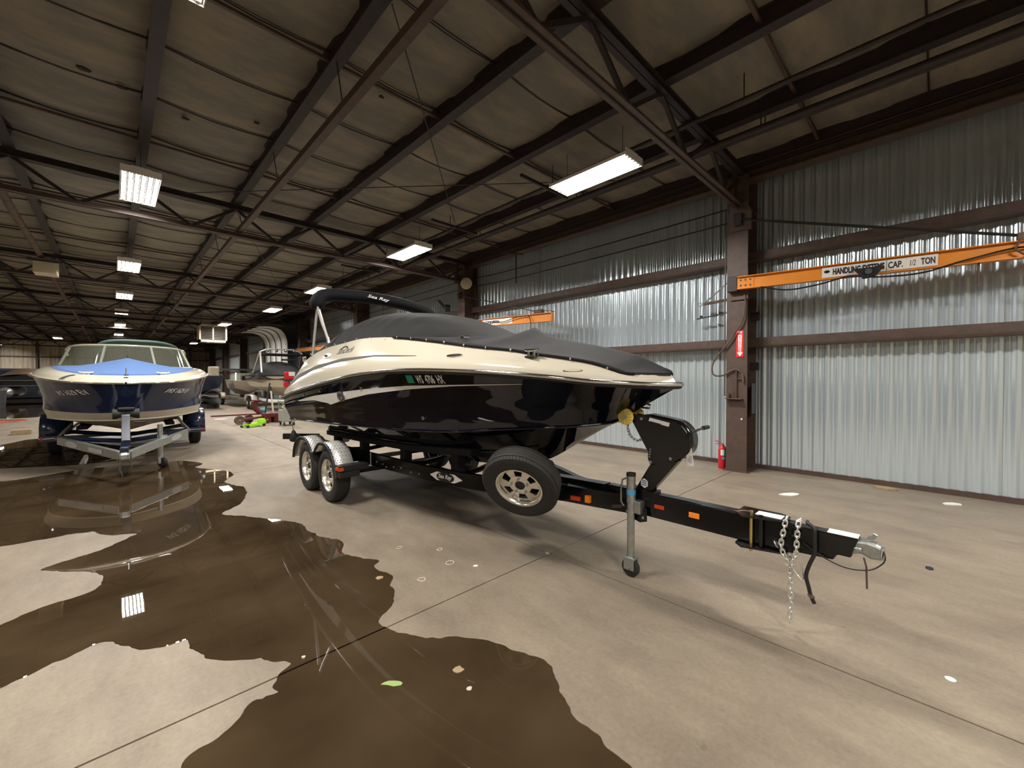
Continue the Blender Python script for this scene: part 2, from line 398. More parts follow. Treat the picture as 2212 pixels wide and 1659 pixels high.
for j in range(19):
    o = bpy.data.objects.new('wall_sheet', shb); COL.objects.link(o); o.parent = wb
    o.location = (XL + j*1.2, random.uniform(-.01, .01), 0); o.rotation_euler = (0, 0, -math.pi/2); o.location.x += 0
    o.rotation_euler = (0, 0, math.pi/2); o.location.x = XL + (j+1)*1.2
for j in range(9):
    x = XL + 1.3 + j*2.4
    MB().box((x, YB-0.25, 0), (x+0.16, YB-0.02, 5.4)).build('wall_post', 'brown_steel', wb)
for z in (2.3, 3.7):
    MB().box((XL, YB-0.14, z), (XR, YB-0.02, z+0.12)).build('wall_girt', 'brown_steel', wb)
wl = MB(); wl.box((XL-0.1, YF, 0), (XL, YB, 5.6)); tag(wl.build('wall_left', 'tan_sheet'), 'tan far side wall', None, None, 'structure')
wf = MB(); wf.box((XL, YF-0.1, 0), (XR, YF, 5.6)); tag(wf.build('wall_front', 'tan_sheet'), 'tan wall behind the viewer', None, None, 'structure')

# ------------------------------------------------------------------ steel frame
COLY = [-5.35, 2.405, 10.2, 17.9, 25.65, 33.4, 41.1, 48.9, 56.6]
proto_col = None
for n, y in enumerate(COLY):
    if proto_col is None:
        c = thing('steel_column', 'x', None, (7.95, y, 0), kind='structure')
        MB().box((7.70, y-0.165, 0), (7.722, y+0.165, 5.05)).build('flange', 'brown_steel', c, bevel=0.003)
        MB().box((8.19, y-0.165, 0), (8.212, y+0.165, 5.05)).build('flange', 'brown_steel', c)
        MB().box((7.722, y-0.008, 0), (8.19, y+0.008, 5.05)).build('web', 'brown_steel', c)
        MB().box((7.66, y-0.20, 0), (8.25, y+0.20, 0.02)).build('base_plate', 'brown_steel', c)
        MB().box((7.722, y-0.16, 4.5), (8.19, y+0.16, 4.52)).build('stiffener', 'brown_steel', c)
        proto_col = c
    else:
        c = copy_tree(proto_col); c.location = (7.95, y, 0)
    c['label'] = ['brown wide-flange column behind the viewer', 'brown wide-flange column beside the fire extinguisher', 'brown wide-flange column carrying the round horn speaker', 'brown wide-flange column third along the ribbed wall', 'brown wide-flange column fourth along the ribbed wall', 'brown wide-flange column fifth along the ribbed wall', 'brown wide-flange column sixth along the ribbed wall', 'brown wide-flange column seventh along the ribbed wall', 'brown wide-flange column nearest the far end wall'][n]
# girts between the columns (C channels)
ord_ = ['nearest the viewer', 'between first two columns', 'third bay', 'fourth bay', 'fifth bay', 'sixth bay', 'seventh bay', 'eighth bay', 'last bay']
edges = [YF] + COLY + [YB]
for zi, z in enumerate((2.15, 3.65)):
    for k in range(len(COLY)):
        y0 = COLY[k]+0.02; y1 = (COLY[k+1] if k+1 < len(COLY) else YB)-0.02
        b = MB(); b.xz([(8.08, z+0.165), (8.27, z+0.165), (8.27, z+0.157), (8.088, z+0.157), (8.088, z+0.008), (8.27, z+0.008), (8.27, z), (8.06, z), (8.05, z+0.028), (8.056, z+0.030), (8.064, z+0.008), (8.08, z+0.008)], y0, y1)
        tag(b.build('wall_girt', 'brown_steel'), '%s brown channel girt on the ribbed wall, %s' % (('lower', 'upper')[zi], ord_[k]), None, 'brown wall girts', 'structure')
b = MB(); b.xz([(7.86, 5.02), (8.10, 5.02), (8.10, 5.04), (7.99, 5.04), (7.99, 5.24), (8.10, 5.24), (8.10, 5.26), (7.86, 5.26), (7.86, 5.24), (7.97, 5.24), (7.97, 5.04), (7.86, 5.04)], YF, YB)
tag(b.build('eave_beam', 'brown_steel'), 'brown steel eave beam along the top of the ribbed wall', None, None, 'structure')
# trusses
PX = [0.36 + 1.51*i for i in range(-8, 6)]
def truss(y):
    t = thing('roof_truss', 'x', None, (0, y, 4.55), kind='structure')
    x0, x1 = XL+0.1, 7.9
    b = MB(); b.box((x0, y-0.075, 5.10), (x1, y-0.006, 5.115)); b.box((x0, y+0.006, 5.10), (x1, y+0.075, 5.115)); b.box((x0, y-0.02, 5.10), (x1, y-0.006, 5.20)); b.box((x0, y+0.006, 5.10), (x1, y+0.02, 5.20)); b.box((x0, y-0.075, 5.195), (x1, y+0.075, 5.21))
    b.build('top_chord', 'dark_steel', t)
    b = MB(); b.box((x0, y-0.075, 4.55), (x1, y-0.008, 4.566)); b.box((x0, y+0.008, 4.55), (x1, y+0.075, 4.566)); b.box((x0, y-0.024, 4.55), (x1, y-0.008, 4.65)); b.box((x0, y+0.008, 4.55), (x1, y+0.024, 4.65))
    b.build('bottom_chord', 'brown_steel', t)
    for i in range(len(PX)-1):
        xm = (PX[i]+PX[i+1])/2
        MB().bar((PX[i]+0.02, y, 5.11), (xm-0.03, y, 4.62), 0.05, 0.05).build('web_member', 'dark_steel', t)
        MB().bar((xm+0.03, y, 4.62), (PX[i+1]-0.02, y, 5.11), 0.05, 0.05).build('web_member', 'dark_steel', t)
    MB().bar((7.55, y, 4.6), (7.55, y, 5.1), 0.06, 0.05).build('web_member', 'dark_steel', t)
    MB().box((7.45, y-0.012, 4.5), (7.75, y+0.012, 4.78)).build('gusset_plate', 'brown_steel', t)
    return t
tl = ['behind the viewer', 'above the column with the fire extinguisher', 'above the column with the horn speaker', 'third from the viewer', 'fourth from the viewer', 'fifth from the viewer', 'sixth from the viewer', 'seventh from the viewer', 'nearest the far end wall']
tp = truss(COLY[0]); tp['label'] = 'steel roof truss ' + tl[0]; tp['group'] = 'roof trusses'
for i, y in enumerate(COLY[1:]):
    t = copy_tree(tp); t.location = (0, y, 4.55); t['label'] = 'steel roof truss ' + tl[i+1]
# purlins along the building
pm = MB().xz([(0.0, 5.21), (0.075, 5.21), (0.075, 5.222), (0.012, 5.222), (0.012, 5.43), (0.075, 5.43), (0.075, 5.442), (-0.06, 5.442), (-0.06, 5.43), (0.0, 5.43), (0.0, 5.222), (-0.06, 5.222), (-0.06, 5.21)], YF, YB).mesh('roof_purlin')
pm.materials.append(M['dark_steel'])
for i, x in enumerate(PX):
    o = bpy.data.objects.new('roof_purlin', pm); COL.objects.link(o); o.location = (x, 0, 0)
    tag(o, 'dark steel roof purlin, number %d counted from the ribbed wall' % (len(PX)-i), None, 'roof purlins', 'structure')
# sagging insulation blankets between the purlins
cei = thing('ceiling', 'stained grey-brown insulated roof lining', None, (0, 0, 5.4), kind='structure')
SY = 1.22
def blanket(w, l, sag, cut=False):
    n, m_ = 6, 3; vs = []; fs = []
    for j in range(m_+1):
        for i in range(n+1):
            u = i/n; v = j/m_
            z = -sag*math.sin(math.pi*u)*(0.75+0.25*math.sin(math.pi*v)) + 0.012*(4*(v-0.5)**2)
            vs.append((u*w, v*l, z))
    for j in range(m_):
        for i in range(n):
            a = j*(n+1)+i; fs.append((a, a+n+1, a+n+2, a+1))
    me = bpy.data.meshes.new('insulation_blanket'); me.from_pydata(vs, [], fs); me.update(); me.shade_smooth(); me.materials.append(M['insul']); return me
blk = [blanket(1.51, SY-0.012, s) for s in (0.05, 0.08, 0.035)]
far = MB()
xs = PX + []
for i, x in enumerate([PX[0]-1.51] + PX):
    for j in range(int((YB-YF)/SY)+1):
        y = YF + j*SY + 0.02
        me = blk[(i*5+j*3) % 3]
        if y < 26 and x > -6:
            o = bpy.data.objects.new('insulation_blanket', me); COL.objects.link(o); o.parent = cei; o.location = (x, y, 0.03)
        else:
            V = [(v.co.x+x, v.co.y+y, v.co.z+5.43) for v in me.vertices]; far.add(V, [tuple(p.vertices) for p in me.polygons])
fo = far.build('far_insulation_blankets', 'insul', cei, smooth=60, fix=False); fo['kind'] = 'stuff'
for (x, y, r) in ((-.24, 7.25, .07), (.11, 7.37, .06), (.78, 7.6, .05), (1.55, 7.0, .045), (2.6, 5.2, .04)):
    P = [(x+r*random.uniform(.6, 1.2)*math.cos(a), y+r*.6*random.uniform(.6, 1.2)*math.sin(a)) for a in np.linspace(0, 5.6, 8)]
    MB().xy(P, 5.355, 5.372).build('torn_patch', 'joint', cei)
MB().box((XL, YF, 5.47), (XR+0.2, YB, 5.62)).build('roof_deck', 'dark_steel', cei)
# seam straps under the blankets
sm = None
for j in range(int((YB-YF)/SY)+1):
    y = YF + j*SY + 0.014
    if sm is None:
        b = MB(); pts = []
        xx = [XL+0.2] + PX + [8.2]
        for q in range(len(xx)-1):
            for s in (0, .25, .5, .75): pts.append((xx[q]*(1-s)+xx[q+1]*s, 0, 5.425-0.05*math.sin(math.pi*s)))
        pts.append((8.2, 0, 5.425)); b.tube(pts, 0.011, 4); sm = b.mesh('seam_strap'); sm.materials.append(M['dark_steel'])
    o = bpy.data.objects.new('seam_strap', sm); COL.objects.link(o); o.parent = cei; o.location = (0, y, -5.4)
    if j % 3 == 0:
        b = MB(); b.box((XL+0.2, y-0.03, 5.30), (7.9, y+0.01, 5.335)); b.build('bridging_angle', 'brown_steel', cei)
# longitudinal brace, pipes, rods
b = MB(); b.bar((1.93, YF, 4.70), (1.93, YB, 4.70), 0.09, 0.09)
br = b.build('roof_brace', 'brown_steel'); tag(br, 'brown square steel brace running the length of the roof', None, None, 'structure')
for y in [-3.0 + 2.6*i for i in range(24)]:
    MB().cyl((1.93, y, 4.74), (1.86, y, 5.24), 0.007, 6).build('hanger_rod', 'dark_steel', br)
p = [(-1.3+random.uniform(-.01, .01), y, 4.70+random.uniform(-.012, .012)) for y in np.arange(YF, YB-2, 3.0)]
b = MB().tube(p, 0.06, 10); tag(b.build('overhead_pipe', 'rust_pipe', smooth=50), 'rusty flaking overhead pipe running the length of the shed', 'pipe')
for x, z, r, lb in ((5.65, 5.06, 0.030, 'thin dark conduit under the roof left of the near lamp row'), (6.35, 5.0, 0.05, 'thick dark pipe under the roof beside the ribbed wall'), (6.55, 5.05, 0.03, 'thin dark conduit beside the thick roof pipe')):
    b = MB().tube([(x, y, z) for y in np.arange(YF, YB, 4.0)], r, 8)
    for y in np.arange(-4.5, 60, 3.1): b.cyl((x, y, z), (x, y, 5.4), 0.008, 5)
    tag(b.build('roof_pipe', 'dark_steel', smooth=50), lb, 'pipe')
for q, (y, lb) in enumerate([(4.9, 'short dark cross pipe above the nearest wall-side lamp'), (7.6, 'short dark cross pipe before the second wall-side lamp'), (12.5, 'short dark cross pipe beyond the column with the horn speaker')]):
    b = MB(); b.bar((4.95, y, 5.02), (6.2, y, 5.02), 0.04, 0.05); tag(b.build('cross_pipe', 'dark_steel'), lb, 'pipe')
def rod(p, q, lb, r=0.008):
    tag(MB().cyl(p, q, r, 6).build('brace_rod', 'dark_steel', smooth=60), lb, 'rod', 'roof cross-bracing rods')
rod((1.93, 3.63, 5.15), (5.6, 7.65, 5.15), 'thin diagonal brace rod under the roof above the covered boat')
rod((1.0, 9.9, 5.10), (6.4, 4.0, 5.10), 'thin diagonal brace rod crossing behind the first, towards the near lamp')
rod((1.9, 10.4, 5.15), (4.6, 17.6, 5.15), 'thin diagonal brace rod in the second roof bay')
# two cables clipped along the wall
for z0, lb in ((4.66, 'upper of two thin cables strung along the ribbed wall'), (4.41, 'lower of two thin cables strung along the ribbed wall')):
    b = MB(); pts = []
    for i in range(1, len(COLY)-1):
        for s in np.linspace(0, 1, 7)[:-1]:
            y = COLY[i]*(1-s)+COLY[i+1]*s; pts.append((8.02, y+0.1, z0 - 0.03*math.sin(math.pi*s) + 0.05*(i == 2)))
    b.tube(pts, 0.013, 6); tag(b.build('wall_cable', 'cable_black', smooth=60), lb, 'cable')

# ------------------------------------------------------------------ fluorescent fixtures
def lamp():
    t = thing('ceiling_light', 'x', 'light', (0, 0, 4.70), 'fluorescent lamps in rows under the roof')
    b = MB()
    b.prism([(-0.235, 4.66), (-0.235, 4.70), (-0.10, 4.775), (0.10, 4.775), (0.235, 4.70), (0.235, 4.66), (0.229, 4.66), (0.229, 4.698), (-0.229, 4.698), (-0.229, 4.66)], -0.68, 0.68, lambda u, v, w: (u, w, v))
    b.box((-0.235, -0.686, 4.655), (0.235, -0.68, 4.76)); b.box((-0.235, 0.68, 4.655), (0.235, 0.686, 4.76))
    b.build('housing', 'lamp_white', t)
    for i in range(6):
        x = -0.19 + i*0.076
        MB().xz([(x-0.021, 4.682), (x-0.021, 4.668), (x+0.021, 4.668), (x+0.021, 4.682)], -0.655, 0.655).build('tube', 'lamp_white', t)
        tube_o = t.children[-1]; tube_o.data.materials.append(M['tube_glow'])
        for pl in tube_o.data.polygons:
            if pl.normal.z < -0.9: pl.material_index = 1
        for s in (-1, 1): MB().box((x-0.014, s*0.655-0.012, 4.66), (x+0.014, s*0.655+0.012, 4.69)).build('lamp_holder', 'lamp_white', t)
    for i in range(7):
        x = -0.228 + i*0.076
        MB().box((x-0.0025, -0.67, 4.655), (x+0.0025, 0.67, 4.69)).build('reflector_fin', 'lamp_white', t)
    for s in (-1, 1):
        MB().cyl((0, s*0.5, 4.77), (0, s*0.5, 5.2), 0.004, 5).build('hanging_wire', 'dark_steel', t)
    return t
LP = [((0.33, 9.03), 'lamp over the puddle, largest in the left row'), ((0.33, 3.55), 'lamp cut by the top edge of the photo'), ((0.33, 15.45), 'second lamp of the left row beyond the puddle lamp'), ((0.32, 21.1), 'third lamp of the left row'), ((0.3, 26.4), 'fourth lamp of the left row'), ((0.3, 32.6), 'fifth lamp of the left row'), ((0.3, 39.8), 'sixth lamp of the left row'),
      ((5.26, 3.66), 'large lamp nearest the ribbed wall and column'), ((5.2, 9.0), 'second lamp of the wall-side row'), ((5.15, 15.1), 'third lamp of the wall-side row above the bimini'), ((5.15, 20.8), 'fourth lamp of the wall-side row'), ((4.56, 28.2), 'lamp just above the unit heater'), ((5.05, 45.0), 'farthest lamp of the wall-side row'),
      ((-3.0, 46.4), 'far lamp left of the overhead pipe'), ((-7.4, 58.2), 'far lamp at the left edge of the photo'),
      ((0.33, -2.2), 'lamp behind the viewer in the left row'), ((-4.6, -1.0), 'lamp behind the viewer on the left'), ((-7.0, 4.0), 'fill lamp added on the left outside the view'), ((-9.6, 10.0), 'fill lamp added far left outside the view'), ((-9.6, 22.0), 'second fill lamp added far left outside the view'), ((-9.6, 34.0), 'third fill lamp added far left outside the view'), ((-9.6, 46.0), 'fourth fill lamp added far left outside the view'), ((5.2, -2.5), 'lamp behind the viewer in the wall-side row'), ((-12, 52.0), 'fifth fill lamp added far left outside the view'), ((-12, 58.0), 'last fill lamp added far left outside the view')]  # lamps left of view are added fill for the far left and back wall
lp = lamp()
for i, ((x, y), lb) in enumerate(LP):
    o = lp if i == 0 else copy_tree(lp); o.location = (x, y, 4.70 + (0 if i else 0))
    o['label'] = 'six-tube fluorescent ' + lb
# ------------------------------------------------------------------ generic boat surfaces
def half(tab, n, xc, side):
    P = spline(tab, n); Q = P.copy(); Q[:, 0] = xc + side*P[:, 0]; return Q
def loft(A, B, m, off=None):
    v = np.linspace(0, 1, m)
    G = A[:, None, :]*(1-v)[None, :, None] + B[:, None, :]*v[None, :, None]
    return G
class Surf:
    """near-side surface grid P[i,j] with lookup by (y, v)"""
    def __init__(s, G): s.G = G; s.m = G.shape[1]
    def at(s, y, v, lift=0.003):
        j = min(max(v, 0), 1)*(s.m-1); j0 = min(int(j), s.m-2); f = j-j0
        row = s.G[:, j0]*(1-f) + s.G[:, j0+1]*f
        yy = row[:, 1]; i = np.clip(np.searchsorted(yy, y)-1, 0, len(yy)-2); g = (y-yy[i])/(yy[i+1]-yy[i])
        p = row[i]*(1-g)+row[i+1]*g
        tu = row[i+1]-row[i]; tv = s.G[i, j0+1]-s.G[i, j0]; n = np.cross(tu, tv); n = n/np.linalg.norm(n)
        if n[0] > 0: n = -n
        return p + n*lift
    def atz(s, y, z, lift=0.003):
        lo, hi = 0.0, 1.0
        for _ in range(24):
            mid = (lo+hi)/2
            if s.at(y, mid, 0)[2] > z: lo = mid
            else: hi = mid
        return s.at(y, lo, lift)
def decal(name, m, surf, poly, parent, lift=0.003, sub=14):
    # polygon in (y,z) cut into quads between an upper and lower edge list
    up, lo = poly; Y = np.linspace(max(up[0][0], lo[0][0]), min(up[-1][0], lo[-1][0]), sub)
    zu = np.interp(Y, [p[0] for p in up], [p[1] for p in up]); zl = np.interp(Y, [p[0] for p in lo], [p[1] for p in lo])
    G = [[surf.atz(y, a*(1-t)+b*t, lift) for t in (0, .5, 1)] for y, a, b in zip(Y, zu, zl)]
    return MB().grid(G).build(name, m, parent, smooth=60, fix=False)

# ------------------------------------------------------------------ black and cream deck boat
XC = 3.13
boat = thing('deck_boat', 'black and cream deck boat with black canvas covers on black trailer', 'boat', (XC, 4.3, 0.5))
SHEER = [(0,1.40,1.545),(.1,1.44,1.545),(.25,1.504,1.548),(.355,1.565,1.554),(.44,1.65,1.561),(.565,1.807,1.572),(.741,2.085,1.607),(.883,2.421,1.637),(.965,2.696,1.652),(1.093,3.344,1.673),(1.155,3.853,1.67),(1.205,4.524,1.626),(1.22,5.12,1.566),(1.22,5.9,1.481),(1.19,6.73,1.385),(1.15,7.35,1.295)]
LOW = [(0,1.43,1.515),(0,1.52,1.464),(0,1.68,1.372),(0,1.83,1.285),(.07,1.92,1.227),(.41,2.25,1.185),(.74,2.87,1.135),(.83,3.13,1.105),(.986,3.96,1.063),(1.02,4.33,1.054),(1.08,5.3,1.02),(1.085,6.35,.987),(1.06,7.33,.944)]
CHINE = [(.0,1.84,1.275),(.07,1.92,1.227),(.41,2.25,1.185),(.74,2.87,1.135),(.83,3.13,1.105),(.986,3.96,1.063),(1.02,4.33,1.054),(1.08,5.3,1.02),(1.085,6.35,.987),(1.06,7.33,.944)]
KEEL = [(0,1.84,1.275),(0,2.08,1.145),(0,2.335,.997),(0,2.676,.805),(0,3.0,.70),(0,3.5,.63),(0,4.2,.59),(0,5.5,.57),(0,7.31,.56)]
EDGE = [(0,1.445,1.635),(.128,1.51,1.635),(.244,1.583,1.635),(.323,1.658,1.639),(.405,1.769,1.689),(.468,1.873,1.726),(.569,2.064,1.765),(.653,2.282,1.80),(.71,2.478,1.837),(.8,2.83,1.88),(.905,3.45,1.971),(.962,4.03,2.04),(1.005,4.74,2.074),(1.02,5.28,2.049),(1.02,5.89,2.016),(1.004,6.63,1.909),(.98,7.05,1.78),(.97,7.38,1.60)]
NL = 72
def topsides(side, up=SHEER, low=LOW, xc=XC, n=NL, m=13, flare=0.05, kn=0.55, full=0.025):
    A = half(up, n, xc, side); B = half(low, n, xc, side); G = loft(A, B, m)
    t = np.linspace(0, 1, n)
    for j in range(m):
        v = j/(m-1)
        k = np.where(t < .45, -flare*np.sin(np.pi*np.clip(t/.45, 0, 1))*1.0, 0) + full*np.clip((t-.4)/.3, 0, 1)
        G[:, j, 0] += side*k*math.sin(math.pi*v)
        if v > kn: G[:, j, 0] -= side*0.012*np.clip(t/.2, 0, 1)*min(1, (1-v)/.12)
    return G
b = MB()
for s in (-1, 1): b.grid(topsides(s))
G0 = topsides(-1); TS = Surf(G0)
for s in (-1, 1):
    A = half(CHINE, NL, XC, s); B = half(KEEL, NL, XC, s); b.grid(loft(A, B, 7))
# transom
tr = [(XC+s*p[0], p[1], p[2]) for s, L in ((-1, (SHEER[-1], LOW[-1])), (1, (LOW[-1], SHEER[-1]))) for p in L]
b.add([tr[0], tr[1], (XC, 7.31, .56), tr[2], tr[3]], [(0, 1, 2, 3, 4)])
hull = b.build('hull', 'hull_black', boat, smooth=38)
# spray rails and knuckle
for s in (-1, 1):
    MB().tube([tuple(p) for p in half([(q[0]+0.006, q[1], q[2]) for q in CHINE], 50, XC, s)], 0.012, 6).build('spray_rail', 'hull_black', hull, smooth=60)
    A = half(CHINE, 50, XC, s); B = half(KEEL, 50, XC, s); mid = A*0.45+B*0.55; mid[:, 2] -= 0.004
    MB().tube([tuple(p) for p in mid[8:]], 0.013, 6).build('spray_rail', 'hull_black', hull, smooth=60)
# rub rail
def outset(tab, d, dz):
    P = np.array(tab); T = np.gradient(P[:, :2], axis=0); T[0] = (1, 0); L_ = np.linalg.norm(T, axis=1); N_ = np.c_[T[:, 1], -T[:, 0]]/L_[:, None]
    Q = P.copy(); Q[:, :2] += N_*d; Q[:, 2] += dz; Q[0, 0] = 0; return [tuple(q) for q in Q]
for s in (-1, 1):
    R = half(outset(SHEER, 0.012, 0), 90, XC, s)
    MB().tube([tuple(p) for p in R], 0.027, 8).build('rub_rail', 'plastic_black', boat, smooth=60)
    R2 = half(outset(SHEER, 0.034, 0.010), 90, XC, s)
    MB().tube([tuple(p) for p in R2], 0.016, 8).build('rub_rail_insert', 'chrome', boat, smooth=60)
# cream deck
def deckside(side, n=NL, m=9):
    A = half([(q[0]-0.006, q[1]+(0.006 if q[0] < .3 else 0), q[2]+0.02) for q in SHEER], n, XC, side); B = half(EDGE, n, XC, side); G = loft(A, B, m)
    t = np.linspace(0, 1, n)
    for j in range(m):
        v = j/(m-1); k = 0.035*math.sin(math.pi*v)*np.clip(t/.15, 0.1, 1)
        if v < 0.33: k = k + 0.012*(t > .1)
        G[:, j, 0] += side*k
        G[:, j, 2] += 0.012*math.sin(2*math.pi*v)*np.clip(t/.2, 0, 1)
    return G
b = MB()
for s in (-1, 1): b.grid(deckside(s))
DS = Surf(deckside(-1)[:, ::-1])
E_ = half(EDGE, 60, XC, -1); E2 = half(EDGE, 60, XC, 1)
top = loft(E_, E2, 7); top[:, :, 2] += 0.0
b.grid(top)
S1 = SHEER[-1]; E1 = EDGE[-1]
b.add([(XC-S1[0], S1[1], S1[2]), (XC-E1[0], E1[1], E1[2]), (XC+E1[0], E1[1], E1[2]), (XC+S1[0], S1[1], S1[2])], [(0, 1, 2, 3)])
deck = b.build('deck', 'cream', boat, smooth=35)
# swim platform
MB().xy([(XC-1.05, 7.3), (XC+1.05, 7.3), (XC+0.9, 7.75), (XC-0.9, 7.75)], 1.20, 1.27).build('swim_platform', 'cream', boat, bevel=0.02)
# bow cover (tented on a pole)
ctr = [(1.44, 1.645), (1.72, 1.784), (2.08, 1.875), (2.34, 1.93), (2.59, 1.985), (2.80, 2.055), (2.90, 2.125), (3.02, 2.085), (3.23, 2.072), (3.5, 2.078), (4.05, 2.10)]
ey = [p[1] for p in EDGE]; eb = [p[0] for p in EDGE]; ez = [p[2] for p in EDGE]
EDs = spline(EDGE, 400)
def edge_at(y): return np.interp(y, EDs[:, 1], EDs[:, 0]), np.interp(y, EDs[:, 1], EDs[:, 2])
G = []
for y in np.r_[np.linspace(1.447, 1.62, 10), np.linspace(1.66, 4.06, 44)]:
    bb, zz = edge_at(y); c = np.interp(y, [p[0] for p in ctr], [p[1] for p in ctr]); row = []
    for u in np.linspace(-1, 1, 33):
        a = abs(u); f = (1-a)**1.25 if y < 3.3 else (1-a**1.6)
        sag = 0.0 if a > .98 else -0.018*math.sin(math.pi*a)*(1 if 1.8 < y < 2.8 else .4)
        z = zz + (c-zz)*f + sag + 0.012
        if a >= .999: z = zz-(0.03 if y > 1.7 else 0.012)
        row.append((XC+u*(bb+0.012), y-(0.008 if y < 1.5 else 0), z))
    G.append(row)
bc = MB().grid(G).build('bow_cover', 'canvas', boat, smooth=60)
MB().tube([(XC+s_*(edge_at(y)[0]+.020), y, edge_at(y)[1]+0.002) for s_ in (-1,) for y in np.linspace(1.60, 4.05, 60)], 0.011, 6).build('hem', 'canvas_dark', bc, smooth=60)
MB().tube([(XC+(edge_at(y)[0]+.020), y, edge_at(y)[1]+0.002) for y in np.linspace(1.60, 4.05, 60)], 0.011, 6).build('hem', 'canvas_dark', bc, smooth=60)
# cockpit cover over the windscreen
Ht = [(3.38, 2.085), (3.55, 2.15), (3.75, 2.235), (4.1, 2.355), (4.5, 2.44), (5.0, 2.50), (5.4, 2.51), (5.8, 2.46), (6.2, 2.36), (6.5, 2.20), (6.72, 1.93)]
Ws = [(3.38, .42), (3.6, .72), (3.85, .90), (4.05, .965), (8, 2)]
G = []
for y in np.linspace(3.38, 6.72, 60):
    bb, zz = edge_at(y); w = min(bb+0.015, np.interp(y, [p[0] for p in Ws], [p[1] for p in Ws])); H = np.interp(y, [p[0] for p in Ht], [p[1] for p in Ht])
    base = zz if y > 4.05 else 2.06*(1-(y-3.38)/.67)+zz*((y-3.38)/.67); row = []
    H = max(H, base+0.003)
    for u in np.linspace(-1, 1, 41):
        a = abs(u)
        z = base + (H-base)*(1-a**3.4) - 0.02*a
        if 3.6 < y < 6.4: z += 0.010*math.sin(9*u+3.2*y)*math.exp(-((y-4.25)/.28)**2) + 0.006*math.sin(23*y)*math.exp(-((a-.75)/.15)**2)
        if a >= .999: z = base-0.035
        row.append((XC+u*w, y, z))
    G.append(row)
cc = MB().grid(G).build('cockpit_cover', 'canvas', boat, smooth=60)
# snaps along the cover edge
for i, y in enumerate(np.r_[np.linspace(1.75, 3.95, 10), np.linspace(4.2, 6.4, 8)]):
    bb, zz = edge_at(y)
    for s in (-1, 1):
        MB().sphere((XC+s*(bb+0.034), y, zz+0.004), 0.010, 5, (0.6, 1, 1)).build('snap', 'chrome', bc if y < 4.05 else cc, smooth=80)
MB().box((XC-.70, 3.18, 1.985), (XC-.62, 3.24, 2.02)).build('vent_fitting', 'chrome', bc, bevel=.008)
# cleats
def cleat(parent, x, y, z, dirx, m='chrome'):
    b = MB(); b.tube([(x, y-0.075, z+0.05), (x, y-0.04, z+0.043), (x, y+0.04, z+0.043), (x, y+0.075, z+0.05)], [0.008, 0.013, 0.013, 0.008], 8)
    b.cyl((x, y-0.03, z-0.01), (x, y-0.03, z+0.043), 0.012, 8); b.cyl((x, y+0.03, z-0.01), (x, y+0.03, z+0.043), 0.012, 8)
    b.box((x-0.02, y-0.055, z-0.012), (x+0.02, y+0.055, z)); b.build('cleat', m, parent, smooth=50)
for y in (2.28,):
    bb, zz = edge_at(y)
    for s in (-1, 1): cleat(boat, XC+s*(bb+0.055), y, zz-0.015, s)
bb, zz = edge_at(6.75)
for s in (-1, 1): cleat(boat, XC+s*(bb+0.02), 6.75, zz, s)
# fittings on the near side (oval)
def oval_on(surf, y, z, ry, rz, name, m, parent, thick=0.012, lift=0.0):
    p = surf.atz(y, z, lift); q = surf.atz(y+0.02, z, lift); w = surf.atz(y, z-0.02, lift)
    ty = Vector(q-p).normalized(); tz = Vector(p-w).normalized(); n = ty.cross(tz).normalized()
    if n.x > 0: n = -n
    P = Vector(p); poly = [(ry*math.cos(a), rz*math.sin(a)) for a in np.linspace(0, 2*math.pi, 25)[:-1]]
    return MB().prism(poly, -0.004, thick, lambda u, v, w_: P + ty*u + tz*v + n*w_).build(name, m, parent, smooth=40, bevel=0.003)
o = oval_on(DS, 2.98, 1.80, 0.085, 0.022, 'deck_light', 'chrome', deck); oval_on(DS, 2.98, 1.80, 0.06, 0.012, 'lens', 'plastic_black', deck, 0.016)
oval_on(DS, 1.93, 1.66, 0.075, 0.016, 'recess_ring', 'plastic_black', deck, 0.004); oval_on(DS, 1.93, 1.66, 0.066, 0.012, 'recess_pad', 'cream', deck, 0.006)
oval_on(DS, 5.62, 1.90, 0.15, 0.04, 'step_pad', 'lamp_white', deck, 0.008); oval_on(DS, 5.62, 1.895, 0.05, 0.012, 'deck_cleat', 'plastic_black', deck, 0.03)
oval_on(DS, 6.55, 1.80, 0.13, 0.035, 'step_pad', 'lamp_white', deck, 0.008)
# near-side graphics
decal('grey_stripe', 'decal_grey', DS, ([(3.45, 1.818), (4.2, 1.852), (5.0, 1.842), (5.8, 1.785), (6.6, 1.675), (7.2, 1.55)], [(3.45, 1.815), (4.2, 1.836), (5.0, 1.806), (5.8, 1.735), (6.6, 1.61), (7.2, 1.45)]), deck, 0.004, 40)
decal('hull_flash', 'decal_silver', TS, ([(2.32, 1.560), (3.0, 1.547), (3.6, 1.532), (4.3, 1.490), (5.0, 1.437), (5.8, 1.372), (6.5, 1.285)], [(2.32, 1.557), (3.0, 1.535), (3.6, 1.497), (4.3, 1.432), (4.9, 1.345), (5.3, 1.275), (5.32, 1.29), (5.8, 1.312), (6.5, 1.27)]), hull, 0.004, 60)
o = oval_on(TS, 4.93, 1.395, 0.10, 0.062, 'emblem', 'chrome', hull, 0.014); oval_on(TS, 4.93, 1.395, 0.075, 0.040, 'emblem_field', 'plastic_black', hull, 0.017)
Pm = TS.atz(4.93, 1.395, 0.021)
